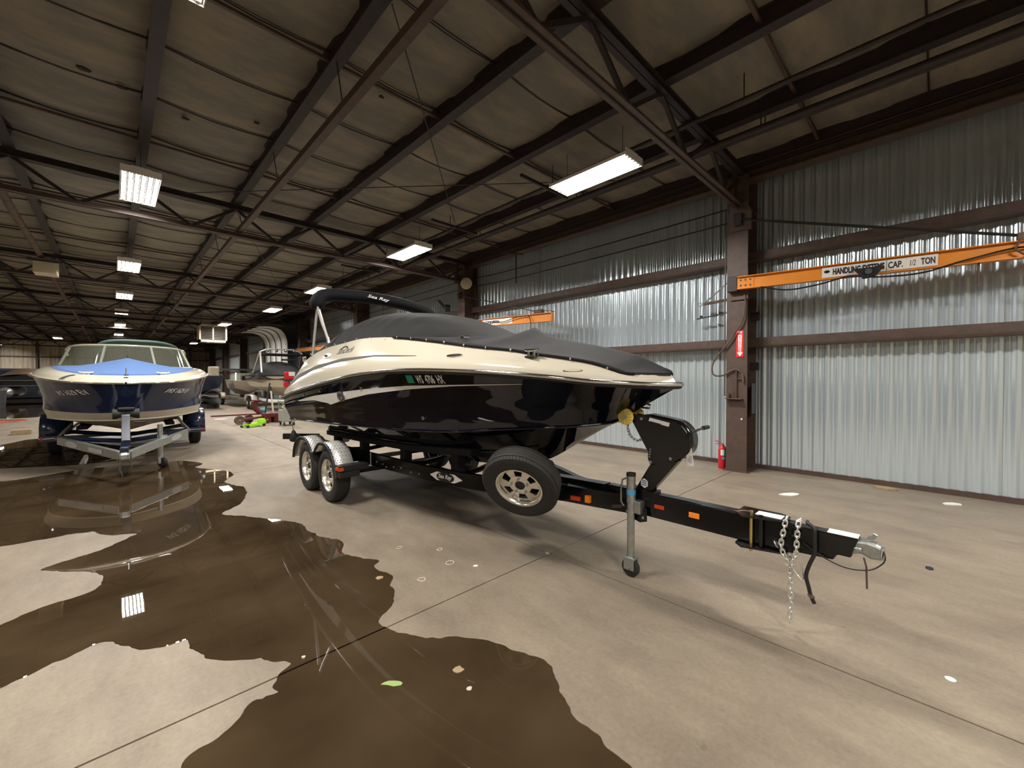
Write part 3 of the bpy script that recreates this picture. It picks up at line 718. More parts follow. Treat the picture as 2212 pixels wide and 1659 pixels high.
for a, c2 in ((-.05, .02), (.02, -.05)):
    MB().tube([TS.atz(4.93-a, 1.395-0.03, 0.022), TS.atz(4.93-(a+c2)/2+0.01, 1.395+0.012, 0.022), TS.atz(4.93-c2, 1.395+0.03, 0.022)], 0.007, 5).build('emblem_stroke', 'chrome', hull)
def side_text(txt, surf, y_left, y_right, z0, hgt, tilt, name, m, parent, shear=0.0, bold=0.0, lift=0.005):
    w = y_left-y_right
    return put_text(txt, lambda x, y: surf.atz(y_left-x, z0+y+tilt*x, lift), hgt, w, name, m, parent, shear, bold)
side_text('WS  4706  HX', TS, 3.43, 3.075, 1.556, 0.080, 0.0, 'registration_number', 'decal_white', hull, 0.0, 0.02)
decal('registration_sticker', 'decal_green', TS, ([(3.47, 1.634), (3.565, 1.634)], [(3.47, 1.560), (3.565, 1.560)]), hull, 0.005, 4)
side_text('SunDeck', DS, 5.28, 4.80, 1.905, 0.075, 0.02, 'model_lettering', 'decal_grey', deck, 0.25)
MB().tube([DS.atz(5.10-0.10*math.cos(a), 1.955+0.045*math.sin(a), 0.005) for a in np.linspace(0.3, math.pi, 8)], 0.006, 5).build('lettering_swash', 'decal_grey', deck)
# small hull fittings
for y, z in ((4.42, 1.50), (5.55, 1.44), (6.2, 1.37)):
    oval_on(TS, y, z, 0.018, 0.018, 'drain_fitting', 'chrome', hull, 0.012)
oval_on(TS, 3.52, 1.215, 0.02, 0.018, 'drain_fitting', 'chrome', hull, 0.02)
MB().tube([(XC, 1.66, 1.40), (XC, 1.62, 1.385), (XC, 1.625, 1.36), (XC, 1.70, 1.362)], 0.009, 6).build('bow_eye', 'chrome', hull, smooth=60)
# folded bimini in its boot
BY = 6.2
arch = [(2.10, 2.60), (2.115, 2.70), (2.17, 2.79), (2.30, 2.83), (2.47, 2.845), (2.91, 2.865), (3.386, 2.845), (3.73, 2.80), (3.96, 2.73), (4.06, 2.66), (4.10, 2.58)]
ap = spline([(x, BY, z) for x, z in arch], 40)
bo = MB().tube([tuple(p) for p in ap], [0.055 if i in (0, 39) else 0.10 for i in range(40)], 14, sq=(1, 1.35, 0.9)).build('bimini_boot', 'canvas_dark', boat, smooth=60)
put_text('Sea Ray', lambda x, y: (2.80+x, BY-0.140+(0.03-y)*0.0, 2.83+y-0.03*(x/.36)), 0.062, 0.36, 'boot_lettering', 'decal_white', bo, 0.35, 0.015)
for s, x0 in ((-1, 2.12), (1, 4.08)):
    xm = 2*XC-2.12 if s > 0 else 2.12
    for dy, foot in ((-0.03, (xm, 5.79, 2.12)), (0.0, (xm, 5.80, 2.10))):
        MB().tube([(x0+dy, BY+dy*2, 2.64), ((x0+foot[0])/2+dy, (BY+foot[1])/2+dy, (2.64+foot[2])/2), foot], 0.017, 8).build('bimini_pole', 'alu', boat, smooth=60)
    MB().tube([(x0, BY+0.03, 2.62), (x0-0.0, 6.44, 1.90)], 0.018, 8).build('bimini_pole', 'alu', boat, smooth=60)
    MB().cyl((xm, 5.78, 2.08), (xm, 5.82, 2.16), 0.02, 8).build('pole_socket', 'alu', boat)
# outdrive
b = MB(); b.yz([(7.33, 1.1), (7.33, .62), (7.55, .55), (7.75, .40), (7.9, .42), (7.88, .62), (7.7, .75), (7.6, 1.05)], XC-0.07, XC+0.07)
b.build('outdrive', 'plastic_black', boat, bevel=0.02)

# ------------------------------------------------------------------ its black tandem trailer
tr1 = thing('boat_trailer', 'black tandem-axle boat trailer with diamond-plate fenders under the black deck boat', 'trailer', (XC, 3.7, 0))
b = MB(); b.box((3.08, 0.62, 0.49), (3.18, 2.0, 0.68)); b.build('tongue', 'black_paint', tr1, bevel=0.012)
b = MB(); b.yz([(0.90, 0.672), (0.306, 0.672), (0.342, 0.552), (0.405, 0.552), (0.425, 0.515), (0.90, 0.49)], 3.082, 3.178); b.build('swing_tongue', 'black_paint', tr1, bevel=0.008)
for z_ in (.478, .682):
    b = MB(); b.xy([(3.04, .95), (3.22, .95), (3.22, .72), (3.18, .66), (3.06, .66), (3.02, .80), (2.99, .90)], z_, z_+.012)
    hp = b.build('hinge_plate', 'black_paint', tr1)
MB().cyl((3.055, .857, .45), (3.055, .857, .72), .011, 10).build('hinge_pin', 'brass', hp, smooth=50)
MB().cyl((3.055, .80, .47), (3.055, .80, .70), .014, 10).build('hinge_sleeve', 'black_paint', hp, smooth=50)
MB().tube([(3.055, .857, .715), (3.02, .90, .72), (3.0, .93, .712), (3.02, .95, .705), (3.05, .93, .71), (3.055, .857, .71)], .004, 5).build('pin_clip', 'chrome', hp)
MB().xy([(3.075, .84), (3.165, .84), (3.165, .69), (3.075, .69)], .694, .697).build('instruction_label', 'paper', hp)
# coupler
b = MB(); b.yz([(0.35, .66), (0.27, .668), (0.231, .660), (0.199, .645), (0.195, .575), (0.256, .569), (0.30, .590), (0.36, .56)], 3.085, 3.175)
cp = b.build('coupler', 'zinc', tr1, bevel=0.015)
MB().yz([(.285, .66), (.25, .668), (.225, .705), (.245, .716), (.262, .70)], 3.115, 3.145).build('coupler_latch', 'zinc', cp, bevel=0.004)
MB().xy([(3.087, .455), (3.172, .455), (3.172, .31), (3.087, .31)], .673, .676).build('warning_label', 'paper', cp)
MB().sphere((3.08, .31, .612), .016, 6, (.5, 1.4, 1)).build('rivet', 'zinc', cp, smooth=80)
MB().tube([(3.08, .285, .575), (3.07, .272, .53), (3.07, .27, .47), (3.07, .268, .405)], .005, 5).build('safety_strap', 'brown_steel', cp)
MB().cyl((3.079, .205, .60), (3.079, .205, .655), .008, 8).build('cable_eye', 'chrome', cp)
# frame rails
RAIL = [(3.10, 1.80), (3.03, 2.11), (2.965, 2.43), (2.80, 2.78), (2.66, 3.12), (2.55, 3.6), (2.47, 4.3), (2.41, 5.3), (2.39, 6.2), (2.39, 7.3)]
for s in (-1, 1):
    pts = [(XC+s*(XC-x), y, .555) for x, y in spline([(x, y, 0) for x, y in RAIL], 40)[:, :2]]
    b = MB(); vs = []
    for i in range(len(pts)-1): pass
    P = np.array(pts); N_ = np.gradient(P, axis=0); N_ = np.c_[-N_[:, 1], N_[:, 0]]; N_ /= np.linalg.norm(N_, axis=1)[:, None]
    w, hh = .03, .075
    ring = []
    for p, n in zip(P, N_):
        ring.append([(p[0]-n[0]*w, p[1]-n[1]*w, p[2]-hh), (p[0]+n[0]*w, p[1]+n[1]*w, p[2]-hh), (p[0]+n[0]*w, p[1]+n[1]*w, p[2]+hh), (p[0]-n[0]*w, p[1]-n[1]*w, p[2]+hh), (p[0]-n[0]*w, p[1]-n[1]*w, p[2]-hh)])
    b.grid(ring); b.build('frame_rail', 'black_paint', tr1, smooth=30)
for y, x in ((3.05, 2.72), (4.1, 2.5), (5.05, 2.43), (6.75, 2.39)):
    MB().tube([(x, y, .50), (XC-.25, y, .43), (XC, y, .41), (XC+.25, y, .43), (2*XC-x, y, .50)], .035, 6).build('crossmember', 'black_paint', tr1, smooth=40)
# bunks, posts, keel rollers
def bottom_z(x, y):
    c = spline(CHINE, 60); kx = spline(KEEL, 60)
    bc_ = np.interp(y, c[:, 1], c[:, 0]); zc = np.interp(y, c[:, 1], c[:, 2]); zk = np.interp(y, kx[:, 1], kx[:, 2])
    return zk+(zc-zk)*min(abs(x-XC)/bc_, 1)
for s in (-1, 1):
    for d in (0.46,):
        pts = [(XC+s*d, y, bottom_z(XC+d, y)-.045) for y in (3.3, 4.5, 5.7, 7.25)]
        b = MB()
        for p, q in zip(pts[:-1], pts[1:]): b.bar(p, q, .12, .07)
        b.build('bunk', 'carpet_black', tr1)
        for y in (3.6, 4.7, 5.9, 6.9):
            z = bottom_z(XC+d, y)-.06; b = MB(); b.box((XC+s*d-.05, y-.06, .50), (XC+s*d+.05, y+.06, z)); b.build('bunk_post', 'carpet_black', tr1)
for y in (2.75, 4.1):
    MB().lathe([(.03, -.11), (.055, -.08), (.035, 0), (.055, .08), (.03, .11)], (XC, y, bottom_z(XC, y)-.06), (1, 0, 0), 14).build('keel_roller', 'plastic_black', tr1, smooth=60)
# wheels
def wheel_parts(parent, c, ax, R=.345, W=.20, rr=.205, face=1):
    c = Vector(c); ax = Vector(ax).normalized(); h = W/2
    prof = [(rr-.005, -h*.75), (rr+.03, -h*.95), (R-.06, -h), (R-.02, -h*.86), (R-.004, -h*.6), (R, -h*.3), (R, h*.3), (R-.004, h*.6), (R-.02, h*.86), (R-.06, h), (rr+.03, h*.95), (rr-.005, h*.75)]
    ty = MB().lathe(prof, c, ax, 48, closed=True).build('tyre', 'rubber', parent, smooth=35)
    for k in (-.35, -.12, .12, .35):
        MB().lathe([(R+.001, k*h*1.6-.004), (R+.0015, k*h*1.6+.004)], c, ax, 48, cap=False).build('tread_groove', 'joint', ty)
    d, a, b_ = basis(ax)
    lug = MB()
    for i in range(72):
        t = 2*math.pi*i/72; e = a*math.cos(t)+b_*math.sin(t); tg = -a*math.sin(t)+b_*math.cos(t)
        for sgn in (-1, 1):
            p0 = c+e*(R-.0035)+d*sgn*h*.60; p1 = c+e*(R-.0215)+d*sgn*(h*.88)
            lug.bar(p0, p1, .005, .004, up=tuple(e))
    lg = lug.build('tread_sipes', 'joint', ty); lg['kind'] = 'stuff'
    # rim: outer lip, dished barrel and slotted disc with six windows
    rim = MB().lathe([(rr+.004, h*.78), (rr+.006, h*.86), (rr-.004, h*.88), (rr-.014, h*.80), (rr-.022, h*.55), (rr-.028, -h*.1), (rr-.02, -h*.7), (rr, -h*.75), (rr+.002, -h*.6)], c, ax, 40, closed=True)
    rm = rim.build('rim', 'alu_wheel', parent, smooth=45)
    disc = MB(); n = 72; rin, rout = .055, rr-.02
    zf = lambda r: h*(.30 + .22*math.exp(-((r-.07)/.05)**2))
    rad = [.042, .07, .10, .115, .15, .168, rr-.02]
    vs = []; fs = []
    for sgn in (0, 1):
        for r in rad:
            for i in range(n):
                t = 2*math.pi*i/n; e = a*math.cos(t)+b_*math.sin(t); vs.append(c+e*r+d*(zf(r)-.012*sgn))
    K = len(rad)
    def hole(k, i):
        ph = (i % 12)
        if k in (2, 3, 4): return 3 <= ph <= 8
        return False
    for k in range(K-1):
        for i in range(n):
            if hole(k, i): continue
            i2 = (i+1) % n
            fs.append((k*n+i, k*n+i2, (k+1)*n+i2, (k+1)*n+i))
            o2 = K*n; fs.append((o2+k*n+i2, o2+k*n+i, o2+(k+1)*n+i, o2+(k+1)*n+i2))
            for (di, kk) in ((0, k-1), (0, k+1)):
                if 0 <= kk < K-1 and hole(kk, i):
                    e = k if kk < k else k+1
                    fs.append((e*n+i, e*n+i2, o2+e*n+i2, o2+e*n+i))
            for ii, ed in ((i-1, i), (i+1, i2)):
                if hole(k, ii % n): fs.append((k*n+ed, (k+1)*n+ed, o2+(k+1)*n+ed, o2+k*n+ed))
    disc.add(vs, fs); disc.build('wheel_disc', 'alu_wheel', rm, smooth=40)
    MB().lathe([(.001, zf(.04)-.03), (.040, zf(.04)-.03), (.044, zf(.04)+.006), (.048, zf(.04)-.004)], c, ax, 20).build('hub_bore', 'plastic_black', rm, smooth=40)
    for i in range(5):
        t = 2*math.pi*i/5+.3; e = a*math.cos(t)+b_*math.sin(t)
        MB().cyl(c+e*.075+d*(zf(.075)-.006), c+e*.075+d*(zf(.075)+.016), .011, 6).build('lug_nut', 'zinc', rm)
    MB().lathe([(.001, -h*.3), (rr-.02, -h*.3)], c, ax, 24).build('brake_backing', 'plastic_black', rm)
for y in (5.50, 6.30):
    for s in (-1, 1):
        hub = bpy.data.objects.new('wheel', None); COL.objects.link(hub); hub.parent = tr1; hub.location = (0, 0, 0)
        wheel_parts(hub, (XC+s*1.06, y, .345), (s, 0, 0))
    MB().bar((XC-.95, y, .345), (XC+.95, y, .345), .06, .06).build('axle', 'black_paint', tr1)
# fenders: double arch of diamond plate with rolled black lip
FEN = [(6.80, .42), (6.76, .56), (6.66, .68), (6.52, .745), (6.36, .76), (6.22, .735), (6.10, .66), (6.01, .595), (5.92, .60), (5.84, .665), (5.74, .735), (5.60, .765), (5.46, .752), (5.33, .685), (5.22, .57), (5.15, .43), (5.13, .38)]
fs_ = spline([(0, y, z) for y, z in FEN], 70)
def bumps(parent, xs0, xs1, side):
    b = MB(); cnt = 0
    for i in range(1, len(fs_)-1):
        y, z = fs_[i, 1], fs_[i, 2]; t = Vector(fs_[i+1]-fs_[i-1]).normalized(); n = Vector((0, t.z, -t.y))
        if n.z < 0 and z > .7: n = -n
        n = Vector((0, -t.z, t.y)); n = n if n.z > 0 or y > 6.5 and n.y > 0 or n.y < 0 and y < 5.5 else -n
        for k in range(6):
            x = xs0 + (k+.5+(i % 2)*.5-.25)/6*(xs1-xs0)
            c = Vector((x, y, z))+n*.002; dv = (Vector((1, 0, 0))*(1 if i % 2 else -1)+t).normalized()
            b.bar(c-dv*.013, c+dv*.013, .007, .004, up=tuple(n))
    return b
for s in (-1, 1):
    x0, x1 = XC+s*1.175, XC+s*.93
    fe = MB().grid([[(x0, p[1], p[2]), (x1, p[1], p[2])] for p in fs_]).build('fender', 'diamond_alu', tr1, smooth=50, solid=.003)
    fb = bumps(fe, min(x0, x1)+.01, max(x0, x1)-.01, s).build('diamond_tread', 'chain_zinc', fe); fb['kind'] = 'stuff'
    MB().tube([(x0, p[1], p[2]-.008) for p in fs_], .016, 8).build('fender_lip', 'plastic_black', fe, smooth=60)
    b = MB(); b.grid([[(x0+s*.002, p[1], p[2]), (x0+s*.002, 5.95+(p[1]-5.95)*.90, .345+(p[2]-.345)*.90)] for p in fs_]); b.build('fender_skirt', 'plastic_black', fe, smooth=50)
    b = MB(); b.box((min(x0, XC+s*.80), 5.02, .46), (max(x0, XC+s*.80), 5.17, .535)); b.box((min(x0, x1), 5.00, .39), (max(x0, x1), 5.14, .46)); b.build('fender_step', 'plastic_black', fe, bevel=.008)
    MB().box((min(x0-s*0, x0+s*.01), 5.05, .475), (max(x0, x0+s*.01), 5.13, .52)).build('marker_light', 'amber_dark', fe, bevel=.004)
    MB().box((x0-s*.01-.03, 4.995, .48), (x0-s*.01+.03, 5.0, .52)).build('marker_light', 'amber_dark', fe)
    MB().tube([(XC+s*.78, 5.02, .66), (XC+s*.78, 5.02, .50)], .008, 6).build('u_bolt', 'zinc', fe)
    MB().bar((XC+s*.74, 5.95, .43), (XC+s*1.0, 5.95, .43), .05, .05).build('fender_bracket', 'black_paint', fe)
    MB().bar((XC+s*1.14, 7.42, .66), (XC+s*.74, 6.98, .66), .05, .09).build('tail_light_bar', 'black_paint', tr1)
    MB().tube([(XC+s*1.08, 7.15, .62), (XC+s*1.08, 7.10, .70), (XC+s*1.08, 7.12, .78)], [.05, .055, .02], 8).build('strap_boot', 'rubber', tr1, smooth=60)
    MB().tube([(XC+s*1.08, 7.12, .78), (XC+s*1.06, 7.34, 1.02)], .006, 5).build('tie_down_strap', 'plastic_black', tr1)
# rail badge
RAILP = spline([(x, y, 0) for x, y in RAIL], 200)
def rail_pt(t, dz):
    P = RAILP; y = P[:, 1]; i = np.clip(np.searchsorted(y, t), 1, 198)
    p = np.array([np.interp(t, y, P[:, 0]), t]); tg = P[i+1]-P[i-1]; n = np.array([-tg[1], tg[0]]); n /= np.linalg.norm(n[:2])
    if n[0] > 0: n = -n
    return (p[0]+n[0]*.033, p[1]+n[1]*.033, .555+dz)
YC = 3.62
MB().prism([(-.24, 0), (-.13, .045), (.13, .045), (.24, 0), (.13, -.045), (-.13, -.045)], 0, .001, lambda u, v, w: rail_pt(YC-u, v)).build('rail_badge', 'decal_white', tr1, fix=False)
bd = MB().prism([(.13*math.cos(a), .052*math.sin(a)) for a in np.linspace(0, 2*math.pi, 25)[:-1]], 0, .001, lambda u, v, w: tuple(np.array(rail_pt(YC-u, v))+np.array((-.003, -.001, 0))))
bd.build('badge_field', 'plastic_black', tr1, fix=False)
put_text('Sea Ray', lambda x, y: tuple(np.array(rail_pt(YC+.10-x, -.028+y))+np.array((-.006, -.002, 0))), .058, .20, 'badge_lettering', 'decal_white', tr1, .3, .02)
for yy, dz in ((4.95, -.01), (4.80, -.02), (4.72, -.045), (4.55, -.02), (4.40, -.01), (4.2, -.03), (4.05, -.025)):
    p = rail_pt(yy, dz); MB().sphere(p, .011, 5, (.6, 1, 1)).build('bolt', 'zinc', tr1, smooth=80)
# winch stand
PY = [(1.736, .68), (1.60, .91), (1.50, .945), (1.366, .973), (1.588, .694), (1.60, .68)]
b = MB(); b.yz(PY, 3.09, 3.17); ws = b.build('winch_post', 'black_paint', tr1, bevel=.006)
MB().box((3.075, 1.55, .52), (3.185, 1.80, .70)).build('post_clamp', 'black_paint', ws, bevel=.006)
HD = [(1.76, 1.262), (1.684, 1.215), (1.68, 1.29), (1.637, 1.312), (1.389, 1.272), (1.342, 1.245), (1.301, 1.195), (1.284, 1.136), (1.296, 1.054), (1.336, 1.003), (1.403, .958), (1.595, .914), (1.612, .96), (1.61, 1.014), (1.63, 1.044)]
HD = [(1.765, 1.27), (1.70, 1.30), (1.637, 1.312), (1.389, 1.272), (1.342, 1.245), (1.301, 1.195), (1.284, 1.136), (1.296, 1.054), (1.336, 1.003), (1.403, .958), (1.595, .914), (1.612, .96), (1.61, 1.014), (1.63, 1.044)]
wh = None
for x in (3.078, 3.176):
    o = MB().yz(HD, x, x+.006).build('winch_plate', 'black_paint', ws, bevel=.002); wh = wh or o
b = MB(); arc = [HD[i] for i in range(2, 9)]
b.grid([[(3.084, y, z), (3.25, y, z)] for y, z in spline([(0, y, z) for y, z in arc], 24)[:, 1:]]); b.build('winch_hood', 'black_paint', ws, smooth=60, solid=.004)
MB().cyl((3.085, 1.47, 1.10), (3.175, 1.47, 1.10), .07, 18).build('winch_drum', 'zinc', ws, smooth=40)
MB().tube([(3.20, 1.45, 1.12), (3.30, 1.42, 1.13), (3.30, 1.30, 1.20), (3.30, 1.265, 1.215)], .009, 6).build('winch_crank', 'zinc', ws, smooth=60)
MB().cyl((3.30, 1.268, 1.215), (3.40, 1.268, 1.215), .016, 10).build('crank_grip', 'rubber', ws, smooth=50)
for y, z, r in ((1.665, 1.275, .012), (1.42, .985, .013), (1.585, .935, .013)):
    MB().cyl((3.066, y, z), (3.08, y, z), r, 6).build('bolt', 'zinc', ws)
for z in (.975, .995, 1.015, 1.035):
    MB().cyl((3.0765, 1.597-(z-.975)*.1, z), (3.079, 1.597-(z-.975)*.1, z), .007, 8).build('bolt_hole', 'zinc', ws)
def yz_label(name, m, ps, x, parent): return MB().prism(ps, x, x-.001, lambda u, v, w: (w, u, v)).build(name, m, parent, fix=False)
yz_label('brand_label', 'decal_white', [(1.596, 1.289), (1.431, 1.259), (1.440, 1.228), (1.606, 1.261)], 3.0772, ws)
yz_label('label_print', 'decal_grey', [(1.592, 1.262), (1.50, 1.2455), (1.502, 1.241), (1.594, 1.2575)], 3.0755, ws)
yz_label('hex_label', 'decal_white', [(1.646+.034*math.cos(a), .752+.040*math.sin(a)) for a in np.linspace(.5, 2*math.pi+.5, 7)[:-1]], 3.0885, ws)
for q in range(3): MB().box((3.0865, 1.628, .735+q*.016), (3.0872, 1.666, .742+q*.016)).build('label_print', 'decal_blue', ws)
# hanging paper tag
MB().prism([(1.285, 1.075), (1.330, 1.065), (1.318, .935), (1.268, .945)], 3.13, 3.132, lambda u, v, w: (w, u, v)).build('paper_tag', 'paper', ws)
MB().tube([(3.13, 1.306, 1.07), (3.13, 1.33, 1.10)], .0015, 4).build('tag_string', 'decal_white', ws)
for q, ww in enumerate((.055, .05, .03)): MB().box((3.1292, 1.287+q*.011, .96+q*.004), (3.1297, 1.290+q*.011, .96+q*.004+ww)).build('tag_writing', 'ink', ws)
# bow roller (yellow, waisted)
rl = MB().lathe([(.012, -.105), (.05, -.105), (.068, -.098), (.070, -.088), (.045, -.055), (.035, -.02), (.035, .02), (.045, .055), (.070, .088), (.068, .098), (.05, .105), (.012, .105)], (XC, 1.79, 1.287), (1, 0, 0), 28).build('bow_roller', 'yellow_rubber', ws, smooth=40)
for i in range(14):
    t = 2*math.pi*i/14
    MB().bar((XC-.107, 1.79+.030*math.cos(t), 1.287+.030*math.sin(t)), (XC-.102, 1.79+.063*math.cos(t), 1.287+.063*math.sin(t)), .005, .004).build('roller_rib', 'brass', rl)
MB().cyl((XC-.115, 1.79, 1.287), (XC+.115, 1.79, 1.287), .02, 12).build('roller_axle', 'zinc', rl, smooth=40)
for x in (3.09, 3.17): MB().bar((x, 1.79, 1.287), (x, 1.69, 1.27), .008, .06).build('roller_arm', 'black_paint', ws)
# chains: torus links
_lk = {}
def link_mesh(L, r, m):
    if (L, r, m) in _lk: return _lk[(L, r, m)]
    p = []
    for i in range(14):
        a = 2*math.pi*i/14; p.append((math.cos(a)*L*.32, 0, math.sin(a)*L*.36+(L*.22 if math.sin(a) > 0 else -L*.22)))
    me = MB().tube(p, r, 6, closed=True).mesh('chain_link'); me.shade_smooth(); me.materials.append(M[m]); _lk[(L, r, m)] = me; return me
def chain(pts, L, r, m, parent, base):
    P = spline(pts, 200); d = np.r_[0, np.cumsum(np.linalg.norm(np.diff(P, axis=0), axis=1))]
    step = L*.86; n = int(d[-1]/step); me = link_mesh(L, r, m)
    for i in range(n):
        s = (i+.5)*step; p = np.array([np.interp(s, d, P[:, k]) for k in range(3)]); q = np.array([np.interp(s+.004, d, P[:, k]) for k in range(3)])
        z = Vector(q-p).normalized(); x = z.cross(Vector((1, .3, 0.1))).normalized(); y = z.cross(x); a = (math.pi/2)*(i % 2)+.3
        x2 = x*math.cos(a)+y*math.sin(a); y2 = z.cross(x2)
        o = bpy.data.objects.new('chain_link', me); COL.objects.link(o); o.parent = parent
        mt = Matrix((x2, y2, z)).transposed().to_4x4(); mt.translation = Vector(p)-Vector(base); o.matrix_local = mt
sc = thing('safety_chain', 'galvanised safety chains looped over the black trailer tongue', 'chain', (3.06, .64, .05))
base = (3.06, .64, .05)
chain([(3.12, .665, .705), (3.07, .664, .703), (3.052, .668, .65), (3.045, .676, .60), (3.045, .682, .54), (3.05, .665, .47), (3.06, .64, .40)], .036, .0055, 'chain_zinc', sc, base)
chain([(3.13, .60, .705), (3.07, .595, .705), (3.052, .598, .63), (3.045, .600, .56), (3.045, .605, .49), (3.055, .63, .41), (3.06, .638, .37)], .036, .0055, 'chain_zinc', sc, base)
chain([(3.09, .645, .49), (3.09, .642, .42), (3.07, .637, .37), (3.06, .632, .29), (3.06, .633, .15), (3.06, .637, .04)], .036, .0055, 'chain_zinc', sc, base)
MB().tube([(3.05, .627, .42), (3.045, .60, .385), (3.045, .575, .36), (3.045, .565, .365), (3.047, .575, .45), (3.05, .585, .47)], .006, 6).build('chain_hook', 'chain_zinc', sc, smooth=60)
MB().tube([(3.06+.02*math.cos(a), .711+.012*math.sin(a), .535+.02*math.sin(a)) for a in np.linspace(0, 6.28, 10)[:-1]], .006, 6, closed=True).build('shackle', 'zinc', sc, smooth=60)
wc = thing('winch_chain', 'short zinc chain hanging below the yellow bow roller', 'chain', (3.10, 1.75, 1.1))
chain([(3.06, 1.78, 1.24), (3.05, 1.775, 1.19), (3.06, 1.745, 1.12), (3.08, 1.70, 1.095), (3.09, 1.655, 1.12), (3.095, 1.635, 1.15)], .030, .004, 'zinc', wc, (3.10, 1.75, 1.1))
b = MB().tube(spline([(3.13, .56, .70), (3.08, .548, .703), (3.055, .514, .69), (3.045, .508, .62), (3.045, .508, .544), (3.045, .535, .46), (3.045, .55, .391), (3.045, .535, .32), (3.045, .526, .279), (3.045, .507, .235)], 40), .011, 8)
wl_ = b.build('wiring_lead', 'cable_black', smooth=60); tag(wl_, 'black wiring lead hanging over the trailer tongue beside the chains', 'cable')
MB().tube([(3.045, .535, .285), (3.035, .52, .27), (3.055, .515, .268), (3.045, .53, .262)], .011, 6).build('plug_clip', 'rust_pipe', wl_)
b = MB().tube(spline([(3.075, .578, .583), (3.06, .465, .525), (3.06, .359, .497), (3.06, .259, .517), (3.06, .203, .57), (3.06, .191, .607), (3.078, .203, .641)], 40), .0035, 6)
tag(b.build('breakaway_cable', 'cable_black', smooth=60), 'thin dark breakaway cable curving below the trailer coupler', 'cable')
# tongue markers
MB().box((3.070, 1.473, .573), (3.081, 1.554, .604)).build('marker_light', 'amber_dark', tr1, bevel=.004)
MB().box((3.074, 1.205, .567), (3.081, 1.282, .607)).build('reflector', 'amber', tr1, bevel=.003)
rv = Vector((-.97, -.22, 0))
MB().bar((2.985, 2.20, .53), (2.967, 2.29, .53), .05, .035).build('marker_light', 'amber_dark', tr1)
MB().bar((2.992, 2.10, .545), (2.985, 2.145, .545), .05, .06).build('reflector', 'amber', tr1)
# jack
jk = bpy.data.objects.new('tongue_jack', None); COL.objects.link(jk); jk.parent = tr1
MB().lathe([(.030, .16), (.030, .60), (.036, .60), (.036, .80), (.034, .832), (.001, .835)], (3.0, 1.715, 0), (0, 0, 1), 18).build('jack_tube', 'zinc', jk, smooth=40)
MB().lathe([(.038, .815), (.038, .84), (.001, .845)], (3.0, 1.715, 0), (0, 0, 1), 18).build('jack_cap', 'rubber', jk, smooth=40)
b = MB(); b.box((2.965, 1.665, .145), (3.035, 1.765, .165)); b.box((2.962, 1.67, .06), (2.970, 1.76, .16)); b.box((3.030, 1.67, .06), (3.038, 1.76, .16)); b.build('caster_fork', 'zinc', jk, bevel=.004)
MB().lathe([(.02, -.024), (.060, -.024), (.075, -.012), (.075, .012), (.060, .024), (.02, .024)], (3.0, 1.715, .075), (1, 0, 0), 22).build('caster_wheel', 'rubber', jk, smooth=40)
MB().cyl((2.95, 1.715, .075), (3.05, 1.715, .075), .01, 8).build('caster_axle', 'zinc', jk)
MB().box((2.99, 1.63, .52), (3.07, 1.69, .62)).build('jack_bracket', 'zinc', jk, bevel=.004)
b = MB(); b.yz([(1.60, .46), (1.60, .56), (1.78, .58), (1.80, .53), (1.77, .47), (1.66, .44)], 3.04, 3.05); b.build('bracket_plate', 'black_paint', jk, bevel=.004)
for y, z in ((1.632, .485), (1.77, .51), (1.70, .525)): MB().sphere((3.036, y, z), .014, 5, (.5, 1, 1)).build('bolt', 'zinc', jk, smooth=80)
MB().tube([(2.985, 1.735, .80), (2.97, 1.775, .78), (2.965, 1.785, .70), (2.965, 1.785, .60), (2.975, 1.765, .565)], .008, 6).build('crank_handle', 'zinc', jk, smooth=60)
MB().bar((2.96, 1.77, .565), (2.95, 1.86, .545), .025, .025).build('crank_grip', 'rubber', jk, bevel=.005)
MB().lathe([(.0365, .665), (.0365, .705)], (3.0, 1.715, 0), (0, 0, 1), 18, cap=False).build('jack_label', 'decal_cyan', jk, smooth=40)
# spare wheel on its carrier, leaning outwards
SPN = Vector((-.779, -.373, -.49)).normalized(); SPC = Vector((2.50, 2.49, .672))-SPN*.06
sp = bpy.data.objects.new('spare_wheel', None); COL.objects.link(sp); sp.parent = tr1
wheel_parts(sp, SPC, SPN, R=.345, W=.20, rr=.203)
MB().bar(SPC-SPN*.06, (2.86, 2.72, .60), .07, .09).build('spare_carrier', 'black_paint', tr1)
# A-frame brace plates near the neck
MB().xy([(3.06, 1.95), (2.99, 2.35), (2.92, 2.30), (2.99, 1.95)], .632, .640).build('gusset_plate', 'black_paint', tr1)
MB().bar((3.10, 2.0, .66), (3.13, 3.0, .62), .10, .05).build('keel_beam', 'black_paint', tr1)
